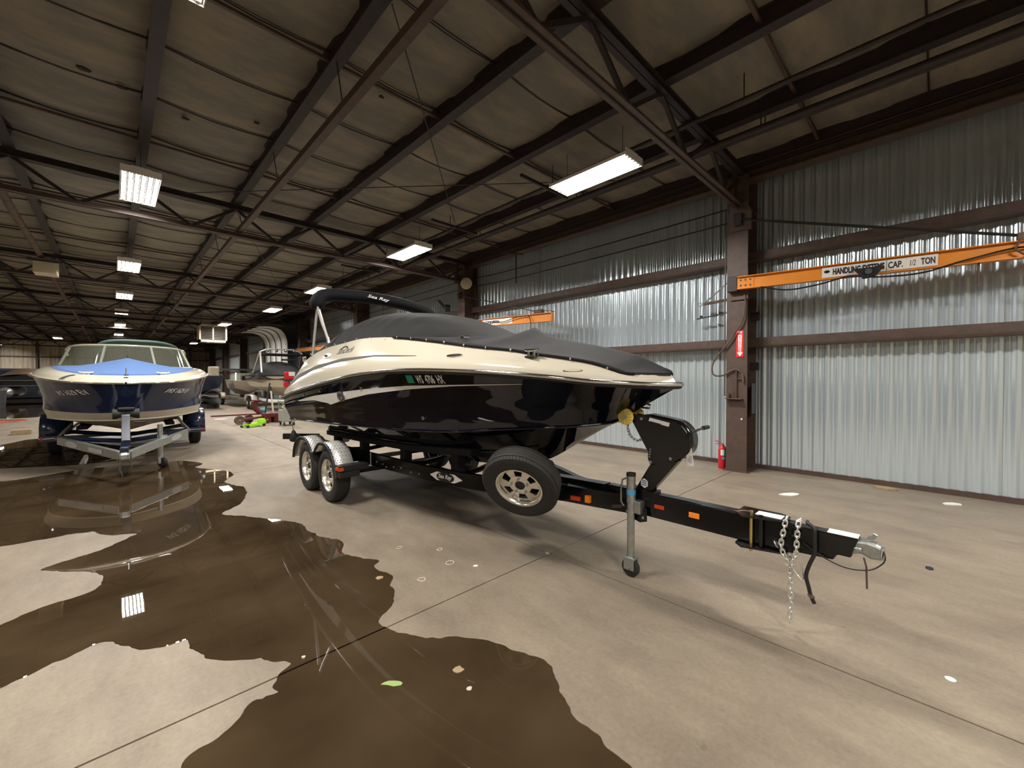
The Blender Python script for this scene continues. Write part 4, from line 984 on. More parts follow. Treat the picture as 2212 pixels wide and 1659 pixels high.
# ------------------------------------------------------------------ navy and cream bow rider
def thin_glass(name, tint, refl):
    m = bpy.data.materials.new(name); m.use_nodes = True; nt = m.node_tree; nt.nodes.remove(nt.nodes['Principled BSDF'])
    t = nt.nodes.new('ShaderNodeBsdfTransparent'); t.inputs[0].default_value = (*tint, 1)
    g = nt.nodes.new('ShaderNodeBsdfGlossy'); g.inputs['Roughness'].default_value = 0.02
    d = nt.nodes.new('ShaderNodeBsdfDiffuse'); d.inputs[0].default_value = (0.5, 0.52, 0.40, 1)
    mx = nt.nodes.new('ShaderNodeMixShader'); mx.inputs[0].default_value = refl
    mx2 = nt.nodes.new('ShaderNodeMixShader'); mx2.inputs[0].default_value = 0.16
    nt.links.new(t.outputs[0], mx.inputs[1]); nt.links.new(g.outputs[0], mx.inputs[2])
    nt.links.new(mx.outputs[0], mx2.inputs[1]); nt.links.new(d.outputs[0], mx2.inputs[2])
    nt.links.new(mx2.outputs[0], nt.nodes['Material Output'].inputs[0]); M[name] = m
thin_glass('screen_glass', (0.72, 0.80, 0.68), 0.10)
B2 = thing('bow_rider', 'navy and cream bow rider with blue bow cover on a navy trailer', 'boat', (0, 0, 0))
SH2 = [(0,0,1.515),(.3,.03,1.52),(.6,.17,1.535),(.9,.5,1.57),(1.12,.95,1.62),(1.25,1.4,1.66),(1.30,1.9,1.69),(1.30,3,1.71),(1.27,4.5,1.69),(1.18,6.2,1.64)]
BT2 = [(0,.05,1.48),(0,.13,1.3),(0,.22,1.12),(.02,.30,1.0),(.12,.33,1.0),(.45,.5,1.0),(.8,.85,1.02),(1.05,1.3,1.04),(1.19,1.9,1.055),(1.22,3,1.055),(1.19,4.5,1.04),(1.10,6.2,1.0)]
BTb = BT2[3:]
CH2 = [(.02,.42,.86),(.12,.45,.86),(.42,.62,.86),(.76,.95,.87),(1.0,1.4,.88),(1.13,1.95,.87),(1.16,3,.85),(1.14,4.5,.83),(1.06,6.2,.8)]
KE2 = [(0,.42,.86),(0,.7,.74),(0,1.1,.63),(0,1.7,.56),(0,2.6,.52),(0,6.2,.50)]
ED2 = [(0,.28,1.655),(.5,.40,1.675),(.85,.8,1.735),(1.02,1.35,1.79),(1.10,1.95,1.83),(1.12,3,1.85),(1.1,4.5,1.83),(1.02,6.2,1.76)]
b = MB()
for s in (-1, 1): b.grid(topsides(s, SH2, BT2, 0, 56, 11, 0.05, 0.5, 0.02))
b.add([(-1.18, 6.2, 1.64), (-1.10, 6.2, 1.0), (1.10, 6.2, 1.0), (1.18, 6.2, 1.64)], [(0, 1, 2, 3)])
h2 = b.build('hull_side', 'hull_navy', B2, smooth=38)
S2 = Surf(topsides(-1, SH2, BT2, 0, 56, 11, 0.05, 0.5, 0.02))
b = MB()
for s in (-1, 1):
    b.grid(loft(half(BTb, 44, 0, s), half(CH2, 44, 0, s), 4)); b.grid(loft(half(CH2, 44, 0, s), half(KE2, 44, 0, s), 6))
b.add([(-1.10, 6.2, 1.0), (-1.06, 6.2, .8), (0, 6.2, .5), (1.06, 6.2, .8), (1.10, 6.2, 1.0)], [(0, 1, 2, 3, 4)])
hb = b.build('hull_bottom', 'cream_dull', B2, smooth=30)
for s in (-1, 1):
    MB().tube([tuple(p) for p in half([(q[0]+.006, q[1], q[2]) for q in CH2], 40, 0, s)], .012, 6).build('spray_rail', 'cream_dull', hb, smooth=60)
    A = half(CH2, 40, 0, s)*.5+half(KE2, 40, 0, s)*.5; MB().tube([tuple(p) for p in A[4:]], .012, 6).build('spray_rail', 'cream_dull', hb, smooth=60)
    MB().tube([tuple(p) for p in half([(q[0]+.01, q[1]-(.012 if q[0] < .65 else 0), q[2]+.01) for q in SH2], 60, 0, s)], .024, 8).build('rub_rail', 'cream', B2, smooth=60)
    MB().tube([tuple(p) for p in half([(q[0]+.034, q[1]-(.034 if q[0] < .65 else 0), q[2]+.004) for q in SH2], 60, 0, s)], .009, 6).build('rub_rail_insert', 'chrome', B2, smooth=60)
b = MB()
for s in (-1, 1):
    G = loft(half([(q[0]-.004, q[1]+.01, q[2]+.03) for q in SH2], 56, 0, s), half(ED2, 56, 0, s), 9)
    for j in range(9):
        v = j/8; G[:, j, 2] += .03*math.sin(math.pi*v)+(.008 if j in (1, 2) else 0)
    b.grid(G)
b.grid(loft(half(ED2, 40, 0, -1), half(ED2, 40, 0, 1), 5)[:, :, :])
d2 = b.build('deck', 'cream', B2, smooth=35)
# blue bow cover
c2 = [(.27, 1.66), (.6, 1.765), (1.0, 1.905), (1.18, 1.985), (1.3, 1.96), (1.6, 1.89), (1.95, 1.86)]
E2s = spline(ED2, 300); G = []
for y in np.linspace(.285, 1.92, 30):
    bb = np.interp(y, E2s[:, 1], E2s[:, 0]); zz = np.interp(y, E2s[:, 1], E2s[:, 2]); c = np.interp(y, [p[0] for p in c2], [p[1] for p in c2])
    G.append([(u*(bb+.01), y-.01, (zz + (max(c, zz)-zz)*(1-abs(u))**1.35 + .014) if abs(u) < .999 else zz-.02) for u in np.linspace(-1, 1, 31)])
bc2 = MB().grid(G).build('bow_cover', 'canvas_blue', B2, smooth=60)
MB().cyl((0, 1.18, 1.97), (0, 1.18, 2.05), .006, 6).build('cover_pole_tip', 'plastic_black', bc2)
# windscreen
wbp = [(-1.08, 3.1, 1.86), (-1.06, 2.5, 1.855), (-.88, 2.08, 1.845), (-.52, 1.86, 1.84), (0, 1.80, 1.84), (.52, 1.86, 1.84), (.88, 2.08, 1.845), (1.06, 2.5, 1.855), (1.08, 3.1, 1.86)]
wtp = [(-.97, 3.1, 2.10), (-.95, 2.75, 2.22), (-.78, 2.34, 2.27), (-.46, 2.14, 2.285), (0, 2.08, 2.29), (.46, 2.14, 2.285), (.78, 2.34, 2.27), (.95, 2.75, 2.22), (.97, 3.1, 2.10)]
WB = spline(wbp, 49); WT = spline(wtp, 49)
wsn = None
for i, (a, c) in enumerate(((0, 9), (9, 19), (19, 29), (29, 39), (39, 48))):
    o = MB().grid(loft(WB[a:c+1], WT[a:c+1], 4)).build('windscreen_pane', 'screen_glass', B2, smooth=60, fix=False)
MB().tube([tuple(p) for p in WT], .020, 8).build('windscreen_frame', 'cream', B2, smooth=60)
MB().tube([tuple(p) for p in WB], .016, 8).build('windscreen_sill', 'alu', B2, smooth=60)
for i in (9, 19, 29, 39): MB().bar(tuple(WB[i]), tuple(WT[i]), .035, .025).build('windscreen_post', 'alu', B2)
# folded green bimini behind the screen
ap2 = spline([(-.62, 5.2, 2.30), (-.55, 5.2, 2.46), (-.3, 5.2, 2.54), (.2, 5.2, 2.55), (.6, 5.2, 2.53), (.85, 5.2, 2.44), (.92, 5.2, 2.30)], 24)
MB().tube([tuple(p) for p in ap2], .10, 12, sq=(1, 1.4, .9)).build('bimini_boot', 'canvas_green', B2, smooth=60)
for s in (-.62, .92): MB().tube([(s, 5.2, 2.32), (s*1.08, 4.6, 1.84)], .014, 6).build('bimini_pole', 'alu', B2, smooth=60)
# deck hardware
for s in (-1, 1):
    b = MB(); cx, cy, cz = s*.50, .36, 1.655
    b.tube([(cx-.09, cy, cz+.06), (cx-.04, cy, cz+.05), (cx+.04, cy, cz+.05), (cx+.09, cy, cz+.06)], [.008, .012, .012, .008], 6); b.cyl((cx-.03, cy, cz-.02), (cx-.03, cy, cz+.05), .011, 6); b.cyl((cx+.03, cy, cz-.02), (cx+.03, cy, cz+.05), .011, 6); b.build('cleat', 'alu', d2, smooth=50)
oval = MB().prism([(.10*math.cos(a), .035*math.sin(a)) for a in np.linspace(0, 6.28, 20)[:-1]], 0, .012, lambda u, v, w: (-.72+u, .36-w, 1.62+v+.35*u)).build('deck_light', 'louvre', d2, smooth=40)
MB().box((-.03, .10, 1.575), (.03, .16, 1.63)).build('bow_light', 'plastic_black', d2, bevel=.008)
MB().cyl((0, .24, 1.66), (0, .24, 1.78), .010, 8).build('light_staff', 'chrome', d2)
def mtext(side):
    def f(x, y):
        p = S2.atz((.80-x*.62) if side < 0 else (.30+x*.72), 1.31+y+(.03*x if side < 0 else -.03*x)+(0 if side < 0 else .03), .006)
        return (p[0] if side < 0 else -p[0], p[1], p[2])
    return f
put_text('WS 1629 EV', mtext(-1), .085, .90, 'registration_number', 'decal_white', h2, 0, .02)
put_text('WS 1629 EV', mtext(1), .085, .72, 'registration_number', 'decal_white', h2, .25, .02)
B2.location = (.154, 9.70, 0); B2.rotation_euler = (0, 0, math.radians(-2.2))
# its trailer (same local frame)
T2 = thing('boat_trailer', 'navy and silver boat trailer under the navy bow rider, front coupler facing viewer', 'trailer', (0, 0, 0))
for s in (-1, 1):
    bm_ = MB().bar((s*.05, -1.0, .42), (s*.86, .78, .53), .07, .13).build('frame_beam', 'zinc', T2, bevel=.008)
    MB().bar((s*.86, .78, .53), (s*.92, 6.0, .50), .07, .13).build('frame_rail', 'trailer_navy', T2)
    d_ = Vector((s*.81, 1.78, .11)).normalized(); nn = Vector((s*.91, -.41, 0))
    c_ = Vector((s*.05, -1.0, .42)) + d_*1.45 + Vector((s*.41*0, -.0, 0)) + Vector((d_.y*s, -d_.x*s, 0)).normalized()*.037
    MB().prism([(.20*math.cos(a), .05*math.sin(a)) for a in np.linspace(0, 6.28, 20)[:-1]], 0, .003, lambda u, v, w: c_ + d_*u + Vector((0, 0, 1))*v).build('oval_sticker', 'decal_white', T2, fix=False)
    # fender box and wheel
    fx0, fx1 = s*.98, s*1.32
    FE2 = [(2.55, .36), (2.56, .62), (2.66, .80), (2.86, .88), (3.75, .88), (3.95, .80), (4.05, .62), (4.06, .36)]
    fe = MB().grid([[(fx0, y, z), (fx1, y, z)] for y, z in FE2]).build('fender', 'trailer_navy', T2, smooth=50, solid=.006)
    MB().yz([(2.55, .36), (2.56, .62), (2.66, .80), (2.86, .88), (3.75, .88), (3.95, .80), (4.05, .62), (4.06, .36), (3.95, .36), (3.82, .58), (3.6, .70), (3.02, .70), (2.8, .58), (2.68, .36)], min(fx1, fx1-s*.006), max(fx1, fx1-s*.006)).build('fender_side', 'trailer_navy', fe)
    MB().box((min(fx0, fx1), 2.50, .34), (max(fx0, fx1), 2.56, .46)).build('fender_step', 'trailer_navy', fe, bevel=.006)
    MB().box((min(fx0, fx1), 2.492, .405), (max(fx0, fx1), 2.50, .415)).build('step_edge', 'chrome', fe)
    MB().box((s*1.28-.02, 2.49, .38), (s*1.28+.02, 2.50, .43)).build('marker_light', 'red_paint', fe)
    hub = bpy.data.objects.new('wheel', None); COL.objects.link(hub); hub.parent = T2
    wheel_parts(hub, (s*1.17, 3.3, .34), (s, 0, 0), R=.34, W=.22)
    pts = [(s*.55, y, .62+.13*(1 if y < 1.6 else .4)) for y in (1.2, 2.4, 4.5, 6.0)]
    MB().bar((s*.62, 1.1, .70), (s*.62, 6.0, .64), .14, .06).build('bunk', 'carpet_black', T2)
    MB().tube([(s*.92, .9, .55), (s*.75, 1.2, .78), (s*.9, 1.6, .55)], .02, 6).build('bunk_brace', 'zinc', T2)
MB().bar((-1.1, 3.3, .34), (1.1, 3.3, .34), .06, .06).build('axle', 'trailer_navy', T2)
for y in (1.0, 2.2, 4.6): MB().tube([(-.9, y, .56), (-.4, y, .47), (0, y, .42), (.4, y, .47), (.9, y, .56)], .045, 6).build('crossmember', 'trailer_navy', T2, smooth=40)
MB().bar((0, -.55, .44), (0, 1.0, .46), .09, .09).build('keel_beam', 'trailer_navy', T2)
wp = MB().bar((0, -.42, .46), (0, -.22, .98), .11, .10, up=(0, 1, 0)).build('winch_post', 'trailer_navy', T2, bevel=.006)
MB().box((-.06, -.46, .44), (.06, -.26, .60)).build('winch_body', 'trailer_navy', wp, bevel=.01)
MB().lathe([(.02, -.17), (.085, -.17), (.09, -.15), (.045, -.02), (.045, .02), (.09, .15), (.085, .17), (.02, .17)], (0, -.03, 1.0), (1, 0, 0), 20).build('bow_stop', 'rubber', wp, smooth=40)
MB().box((-.11, -.10, 1.06), (.11, .03, 1.11)).build('bow_stop_bracket', 'rubber', wp, bevel=.02)
MB().cyl((.10, -.25, .86), (.24, -.25, .86), .016, 8).build('crank_grip', 'rubber', wp)
cp2 = MB().bar((0, -1.28, .43), (0, -.90, .43), .12, .12).build('coupler', 'zinc', T2, bevel=.03)
MB().box((-.05, -1.22, .48), (.05, -1.02, .57)).build('coupler_latch', 'trailer_navy', cp2, bevel=.01)
MB().tube([(-.03, -1.1, .38), (-.06, -1.05, .2), (-.03, -1.0, .1)], .012, 5).build('safety_chain', 'zinc', cp2)
MB().tube([(.05, -1.1, .38), (.08, -1.05, .25), (.06, -1.0, .2)], .012, 5).build('safety_chain', 'zinc', cp2)
jk2 = bpy.data.objects.new('tongue_jack', None); COL.objects.link(jk2); jk2.parent = T2
MB().cyl((.44, .05, .17), (.44, .05, .78), .04, 14).build('jack_tube', 'zinc', jk2, smooth=40)
MB().lathe([(.02, -.03), (.08, -.03), (.095, 0), (.08, .03), (.02, .03)], (.47, .02, .095), (.8, .6, 0), 18).build('caster_wheel', 'rubber', jk2, smooth=40)
MB().bar((.44, .05, .19), (.44, .05, .08), .10, .06).build('caster_fork', 'zinc', jk2)
MB().box((.40, .02, .44), (.54, .12, .58)).build('jack_bracket', 'zinc', jk2)
MB().prism([(-.21, -.032), (.21, -.032), (.21, .032), (-.21, .032)], 0, .002, lambda u, v, w: tuple(Vector((-.05, -1.0, .42)) + Vector((-.81, 1.78, .11)).normalized()*(.66-u) + Vector((-.036, -.018, v)))).build('maker_plate', 'decal_white', T2, fix=False)
T2.location = (.154, 9.70, 0); T2.rotation_euler = (0, 0, math.radians(-2.2))

# ------------------------------------------------------------------ jib cranes
def jib(label, hinge, tip, rodtop, rodend, sign, words=1):
    h = Vector(hinge); t = Vector(tip); d = (t-h).normalized(); L = (t-h).length; n = d.cross(Vector((0, 0, 1))).normalized()
    if n.x > 0: n = -n
    u = Vector((0, 0, 1))
    J = thing('jib_crane', label, 'crane', tuple(h), 'orange wall jib cranes')
    b = MB(); b.bar(h, t, .012, .19); b.build('beam_web', 'orange_paint', J)
    for z in (-.1, .1): MB().bar(h+u*z, t+u*z, .10, .012).build('beam_flange', 'orange_paint', J)
    MB().bar(t-d*.02, t+d*.0, .10, .21).build('end_plate', 'orange_paint', J)
    MB().bar(t+u*.13-n*.02, t+u*.17+d*.0-d*.22, .10, .015).build('end_stop', 'rust_pipe', J)
    for z in (.0,):
        MB().box((h.x-.02, h.y-.0, h.z-.13), (h.x+.10, h.y+.16, h.z+.13)).build('hinge_block', 'dark_steel', J, bevel=.01)
    MB().box((7.672, h.y-.13, h.z-.26), (7.70, h.y+.14, h.z+.24)).build('mount_plate', 'brown_steel', J)
    MB().box((7.672, rodtop[1]-.14, rodtop[2]-.18), (7.70, rodtop[1]+.16, rodtop[2]+.16)).build('mount_plate', 'brown_steel', J)
    MB().box((7.60, rodtop[1]-.02, rodtop[2]-.10), (7.68, rodtop[1]+.10, rodtop[2]+.10)).build('hinge_block', 'dark_steel', J, bevel=.01)
    for s in (-.03, .03): MB().cyl(Vector(rodtop)+n*s, Vector(rodend)+n*s, .012, 8).build('tie_rod', 'cable_black', J, smooth=50)
    MB().box(tuple(Vector(rodend)-Vector((.06, .16, .05))), tuple(Vector(rodend)+Vector((.06, .10, .05)))).build('rod_clevis', 'rust_pipe', J, bevel=.01)
    for i in range(2):
        for k in range(3):
            c = h + d*(.05+k*.07) + u*(.045-.09*i) + n*.008; MB().cyl(c, c+n*.012, .014, 8).build('bolt', 'rust_pipe', J)
    MB().bar(h-d*.0+n*.009, h+d*.24+n*.009, .008, .185).build('splice_plate', 'orange_paint', J)
    if words:
        s0, s1 = sign
        MB().bar(h+d*s0+n*.012, h+d*s1+n*.012, .006, .15).build('sign_plate', 'paper', J)
        o = h + n*.017
        if words == 2: put_text('TOP & SPECIAL', lambda x, y: tuple(o + d*(s0+.12+x) + u*(-.04+y)), .085, .62, 'sign_lettering', 'ink', J, 0, .03); return J, h, d, n, u, L
        put_text('HANDLING SYSTEMS', lambda x, y: tuple(o + d*(s0+.13+x) + u*(-.045+y)), .095, .57, 'sign_lettering', 'ink', J, 0, .05)
        put_text('CAP.', lambda x, y: tuple(o + d*(s0+.735+x) + u*(-.045+y)), .09, .15, 'sign_lettering', 'ink', J, 0, .03)
        put_text('1/2', lambda x, y: tuple(o + d*(s0+.955+x) + u*(-.04+y)), .075, .055, 'sign_lettering', 'ink', J, .2, 0)
        put_text('TON', lambda x, y: tuple(o + d*(s0+1.06+x) + u*(-.045+y)), .09, .135, 'sign_lettering', 'ink', J, 0, .03)
        MB().bar(o+d*(s0+.72)+u*-.07, o+d*(s0+.72)+u*.07, .003, .004).build('sign_divider', 'ink', J)
        MB().prism([(.035*math.cos(a), .022*math.sin(a)) for a in np.linspace(0, 6.28, 16)[:-1]], 0, .001, lambda p, q, w: tuple(o+d*(s0+.06+p)+u*(.012+q))).build('sign_logo', 'ink', J, fix=False)
    return J, h, d, n, u, L
J, h, d, n, u, L = jib('near orange jib crane with HANDLING SYSTEMS sign on the extinguisher column', (7.58, 2.36, 3.205), (7.97, -1.9, 3.13), (7.64, 2.33, 4.29), (7.86, -.75, 3.30), (1.14, 2.36))
cb = [h+d*.35+u*-.11, h+d*.7+u*-.20, h+d*1.1+u*-.17, h+d*1.45+u*-.10, h+d*1.75+u*-.15, h+d*2.2+u*-.16, h+d*2.6+u*-.06, h+d*3.1+u*.02, h+d*3.5+u*-.1]
MB().tube([tuple(Vector(p)+n*.05) for p in spline(cb, 40)], .012, 6).build('festoon_cable', 'cable_black', J, smooth=60)
tc = h+d*1.67+n*.06+u*-.04
MB().prism([(-.17, .03), (.17, .03), (.13, -.02), (.07, -.10), (-.06, -.12), (-.11, -.04)], -.04, .04, lambda p, q, w: tuple(tc+d*p+u*q+n*w)).build('trolley', 'cable_black', J, bevel=.015)
MB().cyl(tc+u*-.03+n*.03, tc+u*-.03+n*.06, .04, 12).build('trolley_knob', 'louvre', J)
MB().tube([tuple(h+d*3.05+n*.06+u*.12), tuple(h+d*3.0+n*.07+u*0), tuple(h+d*3.2+n*.06+u*-.2), tuple(h+d*3.4+n*.06+u*-.3)], .012, 6).build('festoon_cable', 'rust_pipe', J, smooth=60)
MB().cyl(tuple(h+d*2.72+u*-.10), tuple(h+d*2.72+u*-.40), .012, 8).build('drop_hook', 'brown_steel', J)
J, h, d, n, u, L = jib('second orange jib crane reaching over the bow cover from the speaker column', (7.58, 10.15, 3.22), (7.50, 6.36, 3.07), (7.62, 10.15, 4.14), (7.52, 6.85, 3.24), (1.16, 2.40), 2)
MB().tube([tuple(Vector(p)+n*.06) for p in spline([h+d*1.2+u*-.1, h+d*1.6+u*.02, h+d*2.1+u*-.02, h+d*2.6+u*.06, h+d*3.0+u*.08], 24)], .010, 6).build('festoon_cable', 'rust_pipe', J, smooth=60)
MB().tube([tuple(p) for p in spline([h+d*3.02+n*.06+u*.09, h+d*3.12+n*.07+u*-.05, h+d*3.10+n*.06+u*-.3, h+d*2.9+n*.06+u*-.38], 14)], .012, 6).build('festoon_cable', 'rust_pipe', J, smooth=60)
jib('far orange jib crane seen under the folded bimini', (7.58, 25.6, 3.22), (7.45, 20.6, 3.13), (7.62, 25.6, 4.14), (7.5, 21.6, 3.25), None, 0)
# ------------------------------------------------------------------ things on and by the near column
fx = thing('fire_extinguisher', 'red fire extinguisher standing on the floor beside the brown column', 'extinguisher', (7.80, 2.66, 0))
MB().lathe([(.0, .0), (.062, .0), (.066, .012), (.066, .34), (.058, .375), (.03, .40), (.024, .42), (.001, .42)], (7.80, 2.66, 0), (0, 0, 1), 24).build('cylinder', 'red_paint', fx, smooth=40)
b = MB(); b.box((7.785, 2.64, .42), (7.815, 2.69, .455)); b.build('valve', 'zinc', fx, bevel=.004)
MB().bar((7.80, 2.66, .455), (7.79, 2.77, .485), .02, .012).build('handle', 'red_paint', fx); MB().bar((7.80, 2.66, .44), (7.79, 2.76, .43), .02, .012).build('lever', 'red_paint', fx)
MB().tube([(7.79, 2.65, .435), (7.75, 2.60, .40), (7.74, 2.598, .30), (7.745, 2.60, .22)], .010, 6).build('hose', 'rubber', fx, smooth=60)
def arc_label(name, m, z0, z1, a0, a1, r=.0668):
    MB().grid([[(7.80+r*math.cos(a), 2.66+r*math.sin(a), z) for z in (z0, z1)] for a in np.linspace(a0, a1, 10)]).build(name, m, fx, fix=False)
arc_label('label', 'paper', .24, .34, math.radians(175), math.radians(275)); arc_label('inspection_label', 'decal_cyan', .17, .215, math.radians(195), math.radians(245))
sg = thing('fire_sign', 'red and white vertical FIRE EXTINGUISHER arrow sign on the brown column', 'sign', (7.697, 2.353, 2.2))
MB().box((7.693, 2.295, 1.97), (7.698, 2.412, 2.425)).build('plate', 'red_sign', sg)
MB().prism([(2.32, 2.41), (2.387, 2.41), (2.387, 2.39), (2.375, 2.05), (2.40, 2.05), (2.353, 1.98), (2.306, 2.05), (2.331, 2.05), (2.320, 2.39)], 7.6925, 7.693, lambda u_, v_, w: (w, u_, v_)).build('arrow', 'decal_white', sg, fix=False)
put_text('FIRE', lambda x, y: (7.6918, 2.386-x, 2.345+y), .04, .066, 'lettering', 'red_sign', sg, 0, .04)
for i, ch in enumerate('EXTINGUISHER'):
    put_text(ch, lambda x, y, i=i: (7.6918, 2.369-x, 2.312-i*.0235+y), .019, (.014 if ch == 'I' else .030) if ch != 'I' else .008, 'lettering', 'red_sign', sg, 0, .03)
b = MB().tube(spline([(7.66, 2.28, 3.05), (7.66, 2.263, 2.91), (7.65, 2.297, 2.602), (7.65, 2.42, 2.38), (7.65, 2.55, 2.187), (7.66, 2.72, 1.98), (7.68, 2.794, 1.831), (7.68, 2.79, 1.70), (7.68, 2.74, 1.65), (7.67, 2.585, 1.665), (7.67, 2.50, 1.73), (7.67, 2.399, 1.758), (7.67, 2.31, 1.69), (7.67, 2.29, 1.60), (7.67, 2.29, 1.54)], 70), .014, 7)
tag(b.build('air_hose', 'rust_pipe', smooth=60), 'thin brown air hose looping past the sign on the near column', 'hose')
pb = thing('pipe_bracket', 'brown pipe drop with shelf bracket on the near column', 'bracket', (7.68, 2.45, 1.25))
MB().tube([(7.675, 2.40, 1.74), (7.675, 2.40, 1.60), (7.675, 2.40, 1.27)], .014, 8).build('pipe', 'brown_steel', pb, smooth=50)
MB().tube([(7.675, 2.40, 1.60), (7.675, 2.30, 1.59), (7.675, 2.29, 1.54)], .010, 8).build('pipe_branch', 'brown_steel', pb, smooth=50)
MB().box((7.60, 2.30, 1.25), (7.70, 2.56, 1.262)).build('shelf', 'rust_pipe', pb)
MB().cyl((7.66, 2.53, 1.262), (7.66, 2.53, 1.35), .03, 10).build('valve', 'brown_steel', pb, smooth=50)
pv = MB().tube([(7.69, 2.59, 1.3), (7.69, 2.59, 2.6), (7.69, 2.59, 4.55)], .012, 6); tag(pv.build('column_pipe', 'brown_steel', smooth=50), 'slim brown vertical pipe on the left edge of the near column', 'pipe')
tag(MB().box((7.69, 2.305, .895), (7.70, 2.33, .925)).build('switch_plate', 'paper'), 'tiny white plate low on the near column', 'plate')
jp = MB().box((7.80, 2.21, .98), (7.81, 2.24, 1.62)); 
tag(MB().box((7.95, 2.235, .99), (8.15, 2.242, 1.52)).build('junction_plate', 'louvre'), 'grey flat plate on the right side of the near column', 'plate')
for z, lb in ((2.70, 'upper small grey electrical box right of the near column'), (1.82, 'lower small grey electrical box right of the near column')):
    tag(MB().box((8.18, 2.20, z-.07), (8.26, 2.33, z+.07)).build('electrical_box', 'dark_steel', bevel=.006), lb, 'box')
wbk = thing('wall_bracket', 'triangular brown bracket on ribbed wall left of the near column', 'bracket', (8.0, 2.9, 3.0))
MB().bar((8.0, 3.08, 3.0), (8.0, 2.66, 3.33), .02, .02).build('strut', 'louvre', wbk); MB().bar((8.0, 3.08, 3.0), (8.0, 2.62, 3.03), .03, .05).build('arm', 'rust_pipe', wbk)
MB().tube([(8.0, 3.14+.035*math.cos(a), 3.0+.035*math.sin(a)) for a in np.linspace(0, 6.28, 12)[:-1]], .006, 5, closed=True).build('ring', 'louvre', wbk)
b = MB(); b.bar((8.05, 3.22, 2.74), (8.05, 2.66, 2.80), .03, .02); b.box((8.03, 3.12, 2.76), (8.07, 3.16, 2.80)); tag(b.build('wall_rail', 'cable_black'), 'short black rail on ribbed wall under the triangular bracket', 'rail')
# speaker, flood light, drop pipe by the second column
spk = thing('horn_speaker', 'round cream horn speaker on the second brown column', 'speaker', (7.62, 9.9, 4.43))
MB().lathe([(.16, -.06), (.175, -.05), (.165, -.03), (.09, .05), (.05, .10), (.04, .16)], (7.60, 9.80, 4.43), (.75, .66, 0), 24).build('horn', 'heater_cream', spk, smooth=50, solid=.004)
MB().sphere((7.60, 9.78, 4.43), .045, 6).build('horn_plug', 'zinc', spk, smooth=80)
fl = thing('flood_light', 'black flood light on bracket left of the second column', 'light', (7.62, 10.8, 3.8))
MB().bar((7.55, 10.72, 3.74), (7.48, 10.60, 3.86), .16, .14).build('lamp_head', 'plastic_black', fl, bevel=.01); MB().bar((7.71, 10.36, 3.66), (7.55, 10.75, 3.72), .04, .04).build('arm', 'dark_steel', fl)
MB().bar((7.55, 10.74, 3.74), (7.62, 11.3, 4.15), .14, .01).build('reflector_shade', 'louvre', fl)
b = MB(); b.tube([(7.6, 8.25, 5.0), (7.6, 7.70, 4.86), (7.6, 7.70, 4.10)], .018, 8); tag(b.build('drop_pipe', 'dark_steel', smooth=50), 'dark vertical drop pipe hanging from the eave between columns', 'pipe')
tag(MB().bar((7.4, 8.1, 4.98), (7.6, 7.45, 4.80), .03, .03).build('sloping_pipe', 'dark_steel'), 'short sloping pipe arm crossing the drop pipe', 'pipe')

# ------------------------------------------------------------------ litter on the floor
def blob(name, c, r, m, label, cat, h_=.004, k=9, z=0.0, asp=1.0, rot=0.0):
    P = []
    for i in range(k):
        a = 2*math.pi*i/k; q = r*random.uniform(.65, 1.1); x, y = q*math.cos(a)*asp, q*math.sin(a)
        P.append((c[0]+x*math.cos(rot)-y*math.sin(rot), c[1]+x*math.sin(rot)+y*math.cos(rot)))
    o = MB().xy(P, z, z+h_).build(name, m, bevel=.001); tag(o, label, cat); return o
blob('paper_scrap', (6.67, 1.40), .09, 'paper', 'white paper scrap on floor left of the ribbed wall base', 'paper', .012, 7, 0, 2.2, -.6)
blob('paper_scrap', (7.64, -.14), .07, 'paper', 'white crumpled paper near the wall foot at right', 'paper', .014, 7, 0, 1.6, -.8)
blob('cardboard_scrap', (8.04, .51), .09, 'wood', 'pale flattened scrap against the foot of the ribbed wall', 'scrap', .02, 7, 0, 1.8, 1.5)
tag(MB().lathe([(.001, 0), (.022, 0), (.022, .004), (.001, .004)], (3.184, -.063, 0), (0, 0, 1), 20).build('paper_disc', 'paper'), 'white round disc on the bare floor at lower right', 'disc')
blob('dark_scrap', (4.93, .03), .03, 'ink', 'small black scrap on floor right of the coupler', 'scrap', .006, 6, 0, 1.6)
for (x, y, r), lb in zip(((1.932, 3.528, .028), (2.182, 3.227, .025), (2.086, 2.93, .038), (1.75, 2.842, .03)), ('small pale glue ring farthest left on the floor', 'small pale glue ring left of the spare wheel', 'largest pale glue ring on the floor beside the puddle', 'pale glue ring nearest the puddle shore')):
    b = MB(); n_ = 18; pts = [(x+r*math.cos(2*math.pi*i/n_)*random.uniform(.8, 1.15), y+r*math.sin(2*math.pi*i/n_)*random.uniform(.8, 1.15), .002) for i in range(n_)]; b.tube(pts, .004, 5, closed=True)
    tag(b.build('glue_ring', 'cream_dull'), lb, 'residue', 'glue rings on the floor')
blob('leaf', (1.036, 1.97), .024, 'leaf', 'pale green wet leaf lying in the near puddle', 'leaf', .003, 9, .004, 2.6, -.75)
blob('leaf', (1.341, 1.808), .028, 'wood', 'curled brown leaf in the near puddle right of the green leaf', 'leaf', .006, 8, .004, 1.2)
blob('leaf', (1.30, 1.661), .016, 'cream_dull', 'tiny pale leaf in the near puddle', 'leaf', .004, 8, .004, 1.3)
blob('pebble', (.766, 2.509), .012, 'cream_dull', 'small pale pebble at the floor joint', 'pebble', .008, 8, .003)
blob('pebble', (1.516, 3.09), .03, 'wood', 'brown clump at the puddle shore', 'clump', .006, 8, .003)
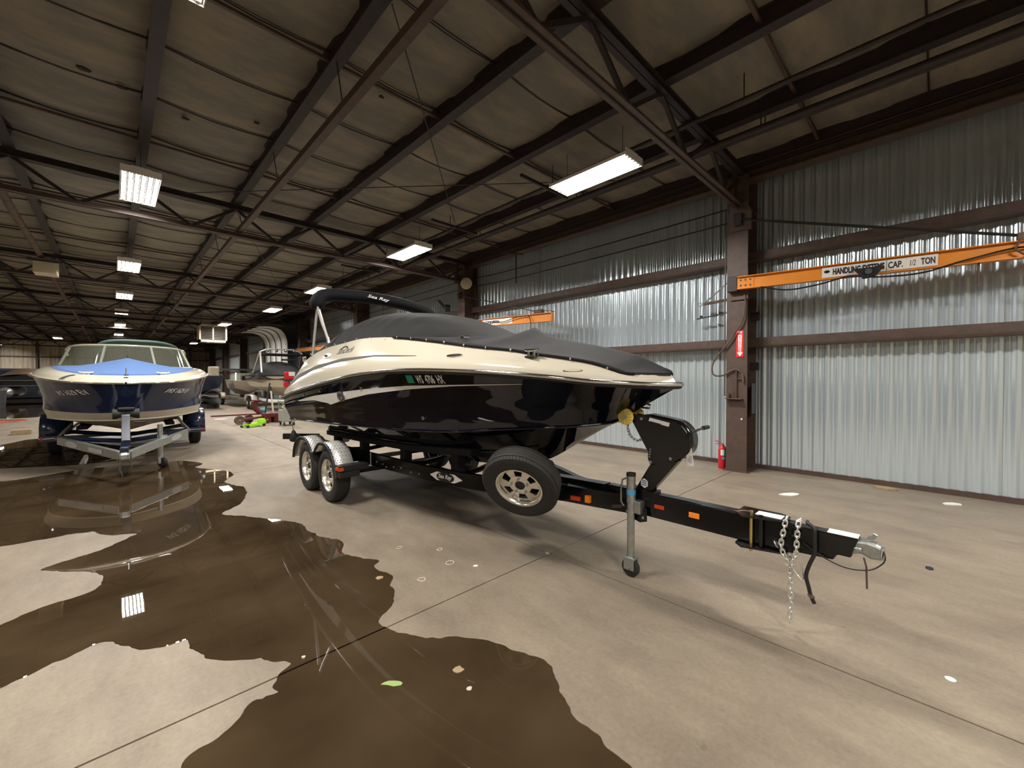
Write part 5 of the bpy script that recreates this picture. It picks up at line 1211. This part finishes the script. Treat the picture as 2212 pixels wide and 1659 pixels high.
blob('paper_scrap', (2.206, 2.728), .02, 'paper', 'tiny white chip on floor below the spare wheel', 'chip', .004, 6, 0, 1.3)
blob('pebble', (2.84, 2.47), .025, 'cream_dull', 'small pale chip at the crossing of floor joints', 'chip', .006, 7, .0)

# ------------------------------------------------------------------ far things
# unit heater
hx = thing('unit_heater', 'cream unit heater with dark louvres hanging from the roof', 'heater', (4.22, 29.6, 3.75))
b = MB()
for a, c in (((3.56, 29.5, 3.74), (3.64, 30.4, 4.78)), ((4.82, 29.5, 3.74), (4.90, 30.4, 4.78)), ((3.56, 29.5, 3.74), (4.90, 30.4, 3.86)), ((3.56, 29.5, 4.70), (4.90, 30.4, 4.78)), ((4.19, 29.5, 3.8), (4.25, 29.6, 4.75)), ((3.6, 30.3, 3.8), (4.86, 30.4, 4.75))): b.box(a, c)
b.build('casing', 'heater_cream', hx)
for i in range(9):
    z = 3.91+i*.088
    for x0, x1 in ((3.64, 4.19), (4.25, 4.82)): MB().bar((x0, 29.58, z), (x1, 29.58, z), .09, .012, up=(0, .6, 1)).build('louvre', 'louvre_dark', hx)
for x in (3.7, 4.75): MB().cyl((x, 29.9, 4.78), (x, 29.9, 5.45), .012, 6).build('hanger_rod', 'dark_steel', hx)
MB().box((3.9, 29.62, 3.70), (4.1, 29.9, 3.745)).build('indicator_lamp', 'lamp_white', hx)
# second heater box on the left
tag(MB().box((-1.42, 15.6, 4.25), (-1.0, 16.1, 4.62)).build('pipe_box', 'heater_cream', bevel=.02), 'cream box hanging beside the rusty overhead pipe', 'box')
tag(MB().bar((-1.5, 15.55, 4.55), (-.9, 15.55, 4.55), .05, .05).build('box_strut', 'dark_steel'), 'dark strut holding the cream box to the pipe', 'strut')
# bent white panel with ribs along the wall
sp_ = thing('curved_panel', 'tall white curved panel with dark ribs against the far ribbed wall', 'panel', (7.2, 28, 1.5))
prof = spline([(5.9, 0, 4.55), (6.5, 0, 4.58), (7.0, 0, 4.40), (7.25, 0, 3.95), (7.3, 0, 3.3), (7.3, 0, 1.5)], 24)
for i in range(4):
    y0 = 26.15+i*1.25
    MB().grid([[(p[0], y, p[2]) for y in (y0+.03, y0+1.22)] for p in prof]).build('panel_section', 'white_sheet', sp_, smooth=50, solid=.02)
for i in range(5): MB().tube([(p[0]-.02, 26.15+i*1.25, p[2]-.02) for p in prof], .035, 6).build('rib', 'dark_steel', sp_, smooth=50)
# boats in the back
def far_boat(name, label, cx, y0, L, hb, z0, zs, m_h, m_d, cover=None, bow=-1):
    o = thing(name, label, 'boat', (cx, y0+L/2, z0))
    st = [(0, 0), (.35, .12), (.65, .3), (.85, .55), (.95, .8), (.92, 1)] if bow < 0 else [(.92, 0), (.95, .2), (.85, .5), (.65, .72), (.35, .9), (0, 1)]
    up = [(hb*a, y0+t*L, zs) for a, t in st]; lo = [(hb*a*.85, y0+(.06+t*.92)*L, z0+(zs-z0)*(.45 if 0 < t < 1 else .5)) for a, t in st]
    ke = [(0.0, y0+(.1+.88*t)*L, z0+(.0 if .15 < t < .95 else .25*(zs-z0))) for a, t in st]
    b = MB()
    for s in (-1, 1):
        b.grid(loft(half(up, 24, cx, s), half(lo, 24, cx, s), 5)); b.grid(loft(half(lo, 24, cx, s), half(ke, 24, cx, s), 3))
    b.grid(loft(half(up, 24, cx, -1), half(up, 24, cx, 1), 3))
    e_ = 0 if bow > 0 else -1; U_, L_, K_ = up[e_], lo[e_], ke[e_]
    b.add([(cx-U_[0], U_[1], U_[2]), (cx-L_[0], L_[1], L_[2]), (cx, K_[1], K_[2]), (cx+L_[0], L_[1], L_[2]), (cx+U_[0], U_[1], U_[2])], [(0, 1, 2, 3, 4)]); b.build('hull', m_h, o, smooth=35)
    for s in (-1, 1): MB().tube([tuple(p) for p in half(up, 24, cx, s)], .035, 6).build('gunwale', m_d, o, smooth=60)
    return o
wb_ = far_boat('aluminium_skiff', 'old cream open skiff on trailer left of the black-covered boat', 5.75, 27.6, 5.2, .98, .62, 1.50, 'cream_dull', 'cream', bow=1)
for s in (-.6, .6): MB().bar((5.75+s, 28.6, 1.48), (5.75+s*.9, 28.9, 1.95), .07, .03).build('screen_post', 'cream', wb_)
MB().grid([[(5.75-.55, 28.75, 1.5), (5.75+.55, 28.75, 1.5)], [(5.75-.5, 28.95, 1.93), (5.75+.5, 28.95, 1.93)]]).build('windscreen_pane', 'screen_glass', wb_, fix=False)
MB().box((5.3, 27.7, 1.4), (5.9, 28.0, 1.78)).build('outboard_cowl', 'canvas_dark', wb_, bevel=.05)
def far_trailer(label, cx, y, wx, tandem, m, zf=.5):
    t = thing('boat_trailer', label, 'trailer', (cx, y, 0))
    for s in (-1, 1):
        for k in range(2 if tandem else 1):
            hub = MB().lathe([(.10, -.09), (.20, -.10), (.33, -.07), (.34, 0), (.33, .07), (.20, .10), (.10, .09)], (cx+s*wx, y+k*.75, .34), (1, 0, 0), 24, closed=True).build('tyre', 'rubber', t, smooth=40)
            MB().lathe([(.01, .02), (.18, .05), (.20, .09)], (cx+s*wx, y+k*.75, .34), (s, 0, 0), 16).build('rim', 'lamp_white', hub, smooth=40)
        x0, x1 = cx+s*(wx-.12), cx+s*(wx+.13); yy = [(y-.45, .40), (y-.40, .66), (y-.15, .76), (y+(.9 if tandem else .15), .76), (y+(1.15 if tandem else .4), .66), (y+(1.2 if tandem else .45), .40)]
        MB().grid([[(x0, a, c), (x1, a, c)] for a, c in yy]).build('fender', m, t, smooth=50, solid=.01)
        MB().bar((cx+s*.8, y-2.2, zf), (cx+s*.8, y+2.2, zf), .07, .12).build('frame_rail', m, t)
        MB().bar((cx+s*.8, y-2.2, zf), (cx, y-3.6, zf-.05), .07, .12).build('frame_beam', m, t)
    MB().bar((cx-wx, y, .34), (cx+wx, y, .34), .06, .06).build('axle', m, t)
    return t
far_trailer('cream single-axle trailer carrying the old cream skiff', 5.75, 30.6, .95, False, 'cream_dull')
cb_ = far_boat('ski_boat', 'cream ski boat with black cover and tower behind the deck boat', 6.2, 20.6, 5.4, 1.2, .75, 1.75, 'cream_dull', 'canvas_dark', bow=-1)
G = []
for y in np.linspace(21.2, 25.9, 16):
    t = (y-21.2)/4.7; w = 1.16*min(1, .35+1.4*t); H = 1.75+.75*math.sin(min(t*1.5, 1)*math.pi/2)*(1 if t < .85 else (1-t)/.15*.9+.1)
    G.append([(6.2+q*w, y, 1.72+(H-1.72)*(1-abs(q)**2.5) if abs(q) < .99 else 1.55) for q in np.linspace(-1, 1, 13)])
MB().grid(G).build('cover', 'canvas', cb_, smooth=60)
for s in (-1, 1):
    MB().tube([(6.2+s*1.05, 22.7, 1.9), (6.2+s*.95, 23.4, 2.95)], .04, 8).build('tower_leg', 'alu', cb_, smooth=60); MB().tube([(6.2+s*1.05, 24.4, 1.9), (6.2+s*.95, 23.5, 2.95)], .04, 8).build('tower_leg', 'alu', cb_, smooth=60)
MB().tube([(5.25, 23.45, 2.95), (5.6, 23.45, 3.1), (6.8, 23.45, 3.1), (7.15, 23.45, 2.95)], .035, 8).build('tower_bar', 'alu', cb_, smooth=60)
MB().box((5.4, 23.1, 2.80), (7.2, 24.6, 2.87)).build('tower_top', 'canvas_dark', cb_, bevel=.02)
for q in range(4): MB().sphere((5.55+q*.4, 23.25, 3.02), .075, 6).build('tower_light', 'chrome', cb_, smooth=80)
MB().box((6.0, 22.6, 2.5), (6.7, 22.75, 2.58)).build('mirror', 'canvas_dark', cb_, bevel=.02)
far_trailer('white tandem trailer under the black-covered ski boat', 6.2, 24.6, 1.05, True, 'lamp_white', .55)
nb = far_boat('runabout', 'dark navy covered runabout right behind the bow rider', 3.15, 26.4, 5.6, 1.2, .55, 1.75, 'trailer_navy', 'canvas_dark', bow=1)
MB().tube([(4.24, 27.6, .95), (4.27, 31, .95)], .05, 8).build('side_stripe', 'chrome', nb)
for s in (-1, 1): MB().tube([(3.15+s*.8, 26.0, .42), (3.15+s*.8, 27, .40), (3.15+s*.8, 31.5, .40)], [.1, .22, .22], 14).build('float_tube', 'louvre', nb, smooth=50)
for y_ in (27.6, 30.4): MB().box((2.1, y_, 0), (4.2, y_+.25, .20)).build('cradle_block', 'dark_steel', nb)
MB().box((3.7, 27.2, 1.72), (4.15, 27.7, 2.25)).build('seat', 'heater_cream', nb, bevel=.05)
tag(MB().box((4.4, 30.2, 2.10), (6.6, 30.35, 2.22)).build('rack_bar', 'cable_black'), 'long black rack bar in the background below the unit heater', 'rack')
# pontoon boat with tan cover, left background
pt = thing('pontoon_boat', 'pontoon boat with tan cover at the far left', 'boat', (-4.0, 41, .1))
for x in (-4.75, -3.1):
    MB().lathe([(.001, -.45), (.15, -.30), (.33, .0), (.33, 5.5), (.2, 5.7)], (x, 39.5, .75), (0, 1, 0), 18).build('pontoon_tube', 'alu', pt, smooth=25)
MB().box((-5.2, 39.6, 1.12), (-2.7, 45, 1.22)).build('deck', 'louvre', pt)
MB().box((-5.1, 39.7, 1.22), (-2.8, 44.8, 1.75)).build('fence_panel', 'plastic_black', pt, bevel=.03)
MB().grid([[(-3.95+q*1.2, y, 1.72+(.55 if .2 < (y-39.6)/5 < .95 else .15)*(1-abs(q)**2.2)) for q in np.linspace(-1, 1, 13)] for y in np.linspace(39.6, 44.6, 9)]).build('cover', 'canvas_tan', pt, smooth=60)
MB().bar((-5.0, 39.55, 1.5), (-2.9, 39.55, 1.5), .03, .03).build('rail', 'chrome', pt)
for x in (-5.0, -2.9): MB().sphere((x, 39.5, 1.2), .06, 6).build('corner_light', 'chrome', pt, smooth=80)
MB().box((-5.2, 40, .10), (-2.8, 44, .3)).build('bunk_cradle', 'dark_steel', pt)
p2_ = thing('pontoon_boat', 'second pontoon boat with bare silver tube at the left edge', 'boat', (-6.4, 40, .1))
for x in (-6.9, -5.9): MB().lathe([(.001, -.45), (.15, -.30), (.33, .0), (.33, 5.5), (.2, 5.7)], (x, 38.5, .65), (0, 1, 0), 18).build('pontoon_tube', 'alu', p2_, smooth=25)
MB().box((-7.2, 38.6, 1.0), (-5.5, 44, 1.1)).build('deck', 'louvre', p2_); MB().box((-7.1, 38.7, 1.1), (-5.6, 43, 1.9)).build('fence_panel', 'louvre', p2_, bevel=.04)
tag(MB().box((-9.5, 47, 0), (-1.2, 50, 2.35)).build('tarp_stack', 'navy_tarp', bevel=.15), 'long dark tarp-covered row behind the pontoon boats', 'tarp')
tag(MB().lathe([(.001, .0), (.28, .0), (.34, .9), (.37, .92), (.36, .96), (.001, .96)], (-4.55, 35.6, 0.0), (0, 0, 1), 20).build('trash_bin', 'louvre', smooth=40), 'grey round bin standing at the far left edge', 'bin')
# floor tools in the mid distance
fj = thing('floor_jack', 'dark red long floor jack with upright handle and steel wheels', 'jack', (3.9, 16.9, 0))
for (x, y, r) in ((3.14, 16.9, .15), (3.50, 17.3, .15), (4.34, 16.8, .14), (3.95, 16.75, .13)):
    w_ = MB().lathe([(.02, -.04), (r*.6, -.045), (r, -.05), (r, .05), (r*.6, .045), (.02, .04)], (x, y, r), (.25, -.97, 0), 22).build('wheel', 'rust_pipe' if x < 3.6 else 'red_dark', fj, smooth=40)
    MB().cyl((x-.01, y+.06, r), (x+.01, y-.06, r), .035, 10).build('hub', 'zinc', w_)
MB().bar((3.2, 16.95, .16), (4.1, 16.9, .24), .12, .07).build('side_frame', 'red_dark', fj); MB().bar((3.45, 17.2, .16), (4.1, 17.05, .24), .10, .07).build('side_frame', 'red_dark', fj)
MB().box((3.85, 16.75, .20), (4.4, 17.1, .36)).build('body', 'red_dark', fj, bevel=.03)
MB().bar((3.93, 16.9, .36), (4.09, 16.9, 1.45), .045, .045).build('handle', 'cable_black', fj)
MB().tube([(3.62, 17.0, .78), (3.66, 17.0, .50), (3.80, 17.0, .36)], [.10, .09, .08], 8).build('lift_arm', 'red_dark', fj, smooth=50)
MB().lathe([(.02, .0), (.16, .02), (.16, .06), (.02, .06)], (3.68, 17.0, .78), (0, 0, 1), 16).build('saddle', 'red_dark', fj, smooth=40)
pj = thing('pallet_tool', 'white-handled push tool leaning upright behind the floor jack', 'tool', (4.26, 17.3, 0))
MB().bar((4.30, 17.3, .2), (4.22, 17.3, 1.15), .05, .05).build('handle', 'cream', pj); MB().bar((4.22, 17.3, 1.15), (4.21, 17.3, 1.30), .06, .06).build('grip', 'rubber', pj); MB().box((4.15, 17.15, 0), (4.5, 17.45, .22)).build('base', 'red_dark', pj, bevel=.02)
gj = thing('trolley_jack', 'bright lime green trolley jack on the floor before the red jack', 'jack', (3.35, 15.8, 0))
for s in (-.10, .10): MB().yz([(0, .05), (.12, .10), (.55, .15), (.72, .20), (.72, .10), (.5, .04), (.1, .02)], -.012, .012).build('side_plate', 'lime', gj, bevel=.004)
gm = [o for o in gj.children]
for o, s in zip(gm, (-.10, .10)):
    o.location = (s, -.36, 0)
    for v in o.data.vertices: v.co = v.co + Vector(gj.location)
gj.rotation_euler = (0, 0, math.radians(-62))
def loc_box(a, c, nm, m_, bev=.004):
    o = MB().box(a, c).build(nm, m_, None, bevel=bev); o.parent = gj; return o
loc_box((-.09, .18, .14), (.09, .36, .25), 'power_unit', 'lime', .02); loc_box((-.05, -.30, .08), (.05, .25, .13), 'lift_arm', 'lime'); loc_box((-.06, -.28, .12), (.06, -.16, .145), 'saddle', 'cable_black')
for y in (-.33, .26):
    for x in (-.13, .13):
        o = MB().lathe([(.01, -.02), (.045, -.02), (.045, .02), (.01, .02)], (x, y, .045), (1, 0, 0), 14).build('wheel', 'cable_black', None, smooth=40); o.parent = gj
ct = thing('tool_cart', 'grey wheeled tool cart behind the stern of the deck boat', 'cart', (4.25, 15.5, 0))
MB().box((4.08, 15.3, .14), (4.50, 15.85, .55)).build('lower_tub', 'cart_grey', ct, bevel=.03); MB().box((4.06, 15.28, .78), (4.52, 15.87, .86)).build('top_tray', 'cart_grey', ct, bevel=.02)
for x in (4.10, 4.48):
    for y in (15.33, 15.82): MB().bar((x, y, .5), (x, y, .80), .03, .03).build('post', 'cart_grey', ct)
for x in (4.14, 4.44):
    for y in (15.36, 15.80):
        MB().lathe([(.01, -.02), (.055, -.02), (.06, 0), (.055, .02), (.01, .02)], (x, y, .06), (1, 0, 0), 14).build('caster', 'rubber', ct, smooth=40); MB().cyl((x, y, .06), (x, y, .15), .02, 8).build('caster_stem', 'zinc', ct)
MB().tube(spline([(4.07, 15.35, .62), (4.15, 15.28, .70), (4.22, 15.28, .66), (4.14, 15.27, .60), (4.08, 15.27, .64)], 16), .018, 6).build('coiled_rope', 'cream', ct, smooth=60)
tag(MB().sphere((3.98, 17.35, .42), .13, 8, (1, 1, .8)).build('rag_ball', 'lid_blue', smooth=80), 'pale blue rag bundle resting on the red floor jack', 'rag')
gc = thing('fuel_can', 'red and white fuel can behind the stern of the deck boat', 'can', (5.55, 19.8, 1.3))
MB().box((5.38, 19.7, 1.55), (5.72, 20.0, 1.90)).build('can_body', 'red_paint', gc, bevel=.05); MB().box((5.50, 19.66, 1.72), (5.74, 19.72, 1.90)).build('label', 'paper', gc)
MB().box((5.34, 19.7, 1.22), (5.52, 19.9, 1.48)).build('lamp', 'red_paint', gc, bevel=.03); MB().bar((5.56, 19.85, 0), (5.56, 19.85, 1.6), .05, .05).build('stand', 'dark_steel', gc); MB().box((5.35, 19.7, 1.48), (5.75, 20.0, 1.56)).build('shelf', 'dark_steel', gc)
tag(MB().box((-2.10, 18.2, 0), (-1.72, 18.5, .13)).build('wood_block', 'wood', bevel=.008), 'short wooden block on the floor left of the bow rider trailer', 'block')
b = MB().tube(spline([(-4.6, 23.0, .02), (-3.6, 24.4, .02), (-2.9, 24.6, .02), (-2.4, 24.3, .02), (-2.9, 23.4, .02), (-3.3, 21.5, .02), (-3.6, 20.0, .02)], 40), .022, 6)
tag(b.build('air_hose', 'hose_orange', smooth=60), 'orange hose snaking on the floor at the left edge', 'hose')
tag(MB().box((2.9, 21.0, 0), (5.2, 21.12, .06)).build('steel_bar', 'red_dark', bevel=.01), 'thin red steel bar lying on the floor behind the jacks', 'bar')
blob('paper_scrap', (3.0, 19.6), .18, 'paper', 'white scrap on the floor right of the bow rider', 'paper', .01, 7, 0, 1.5)
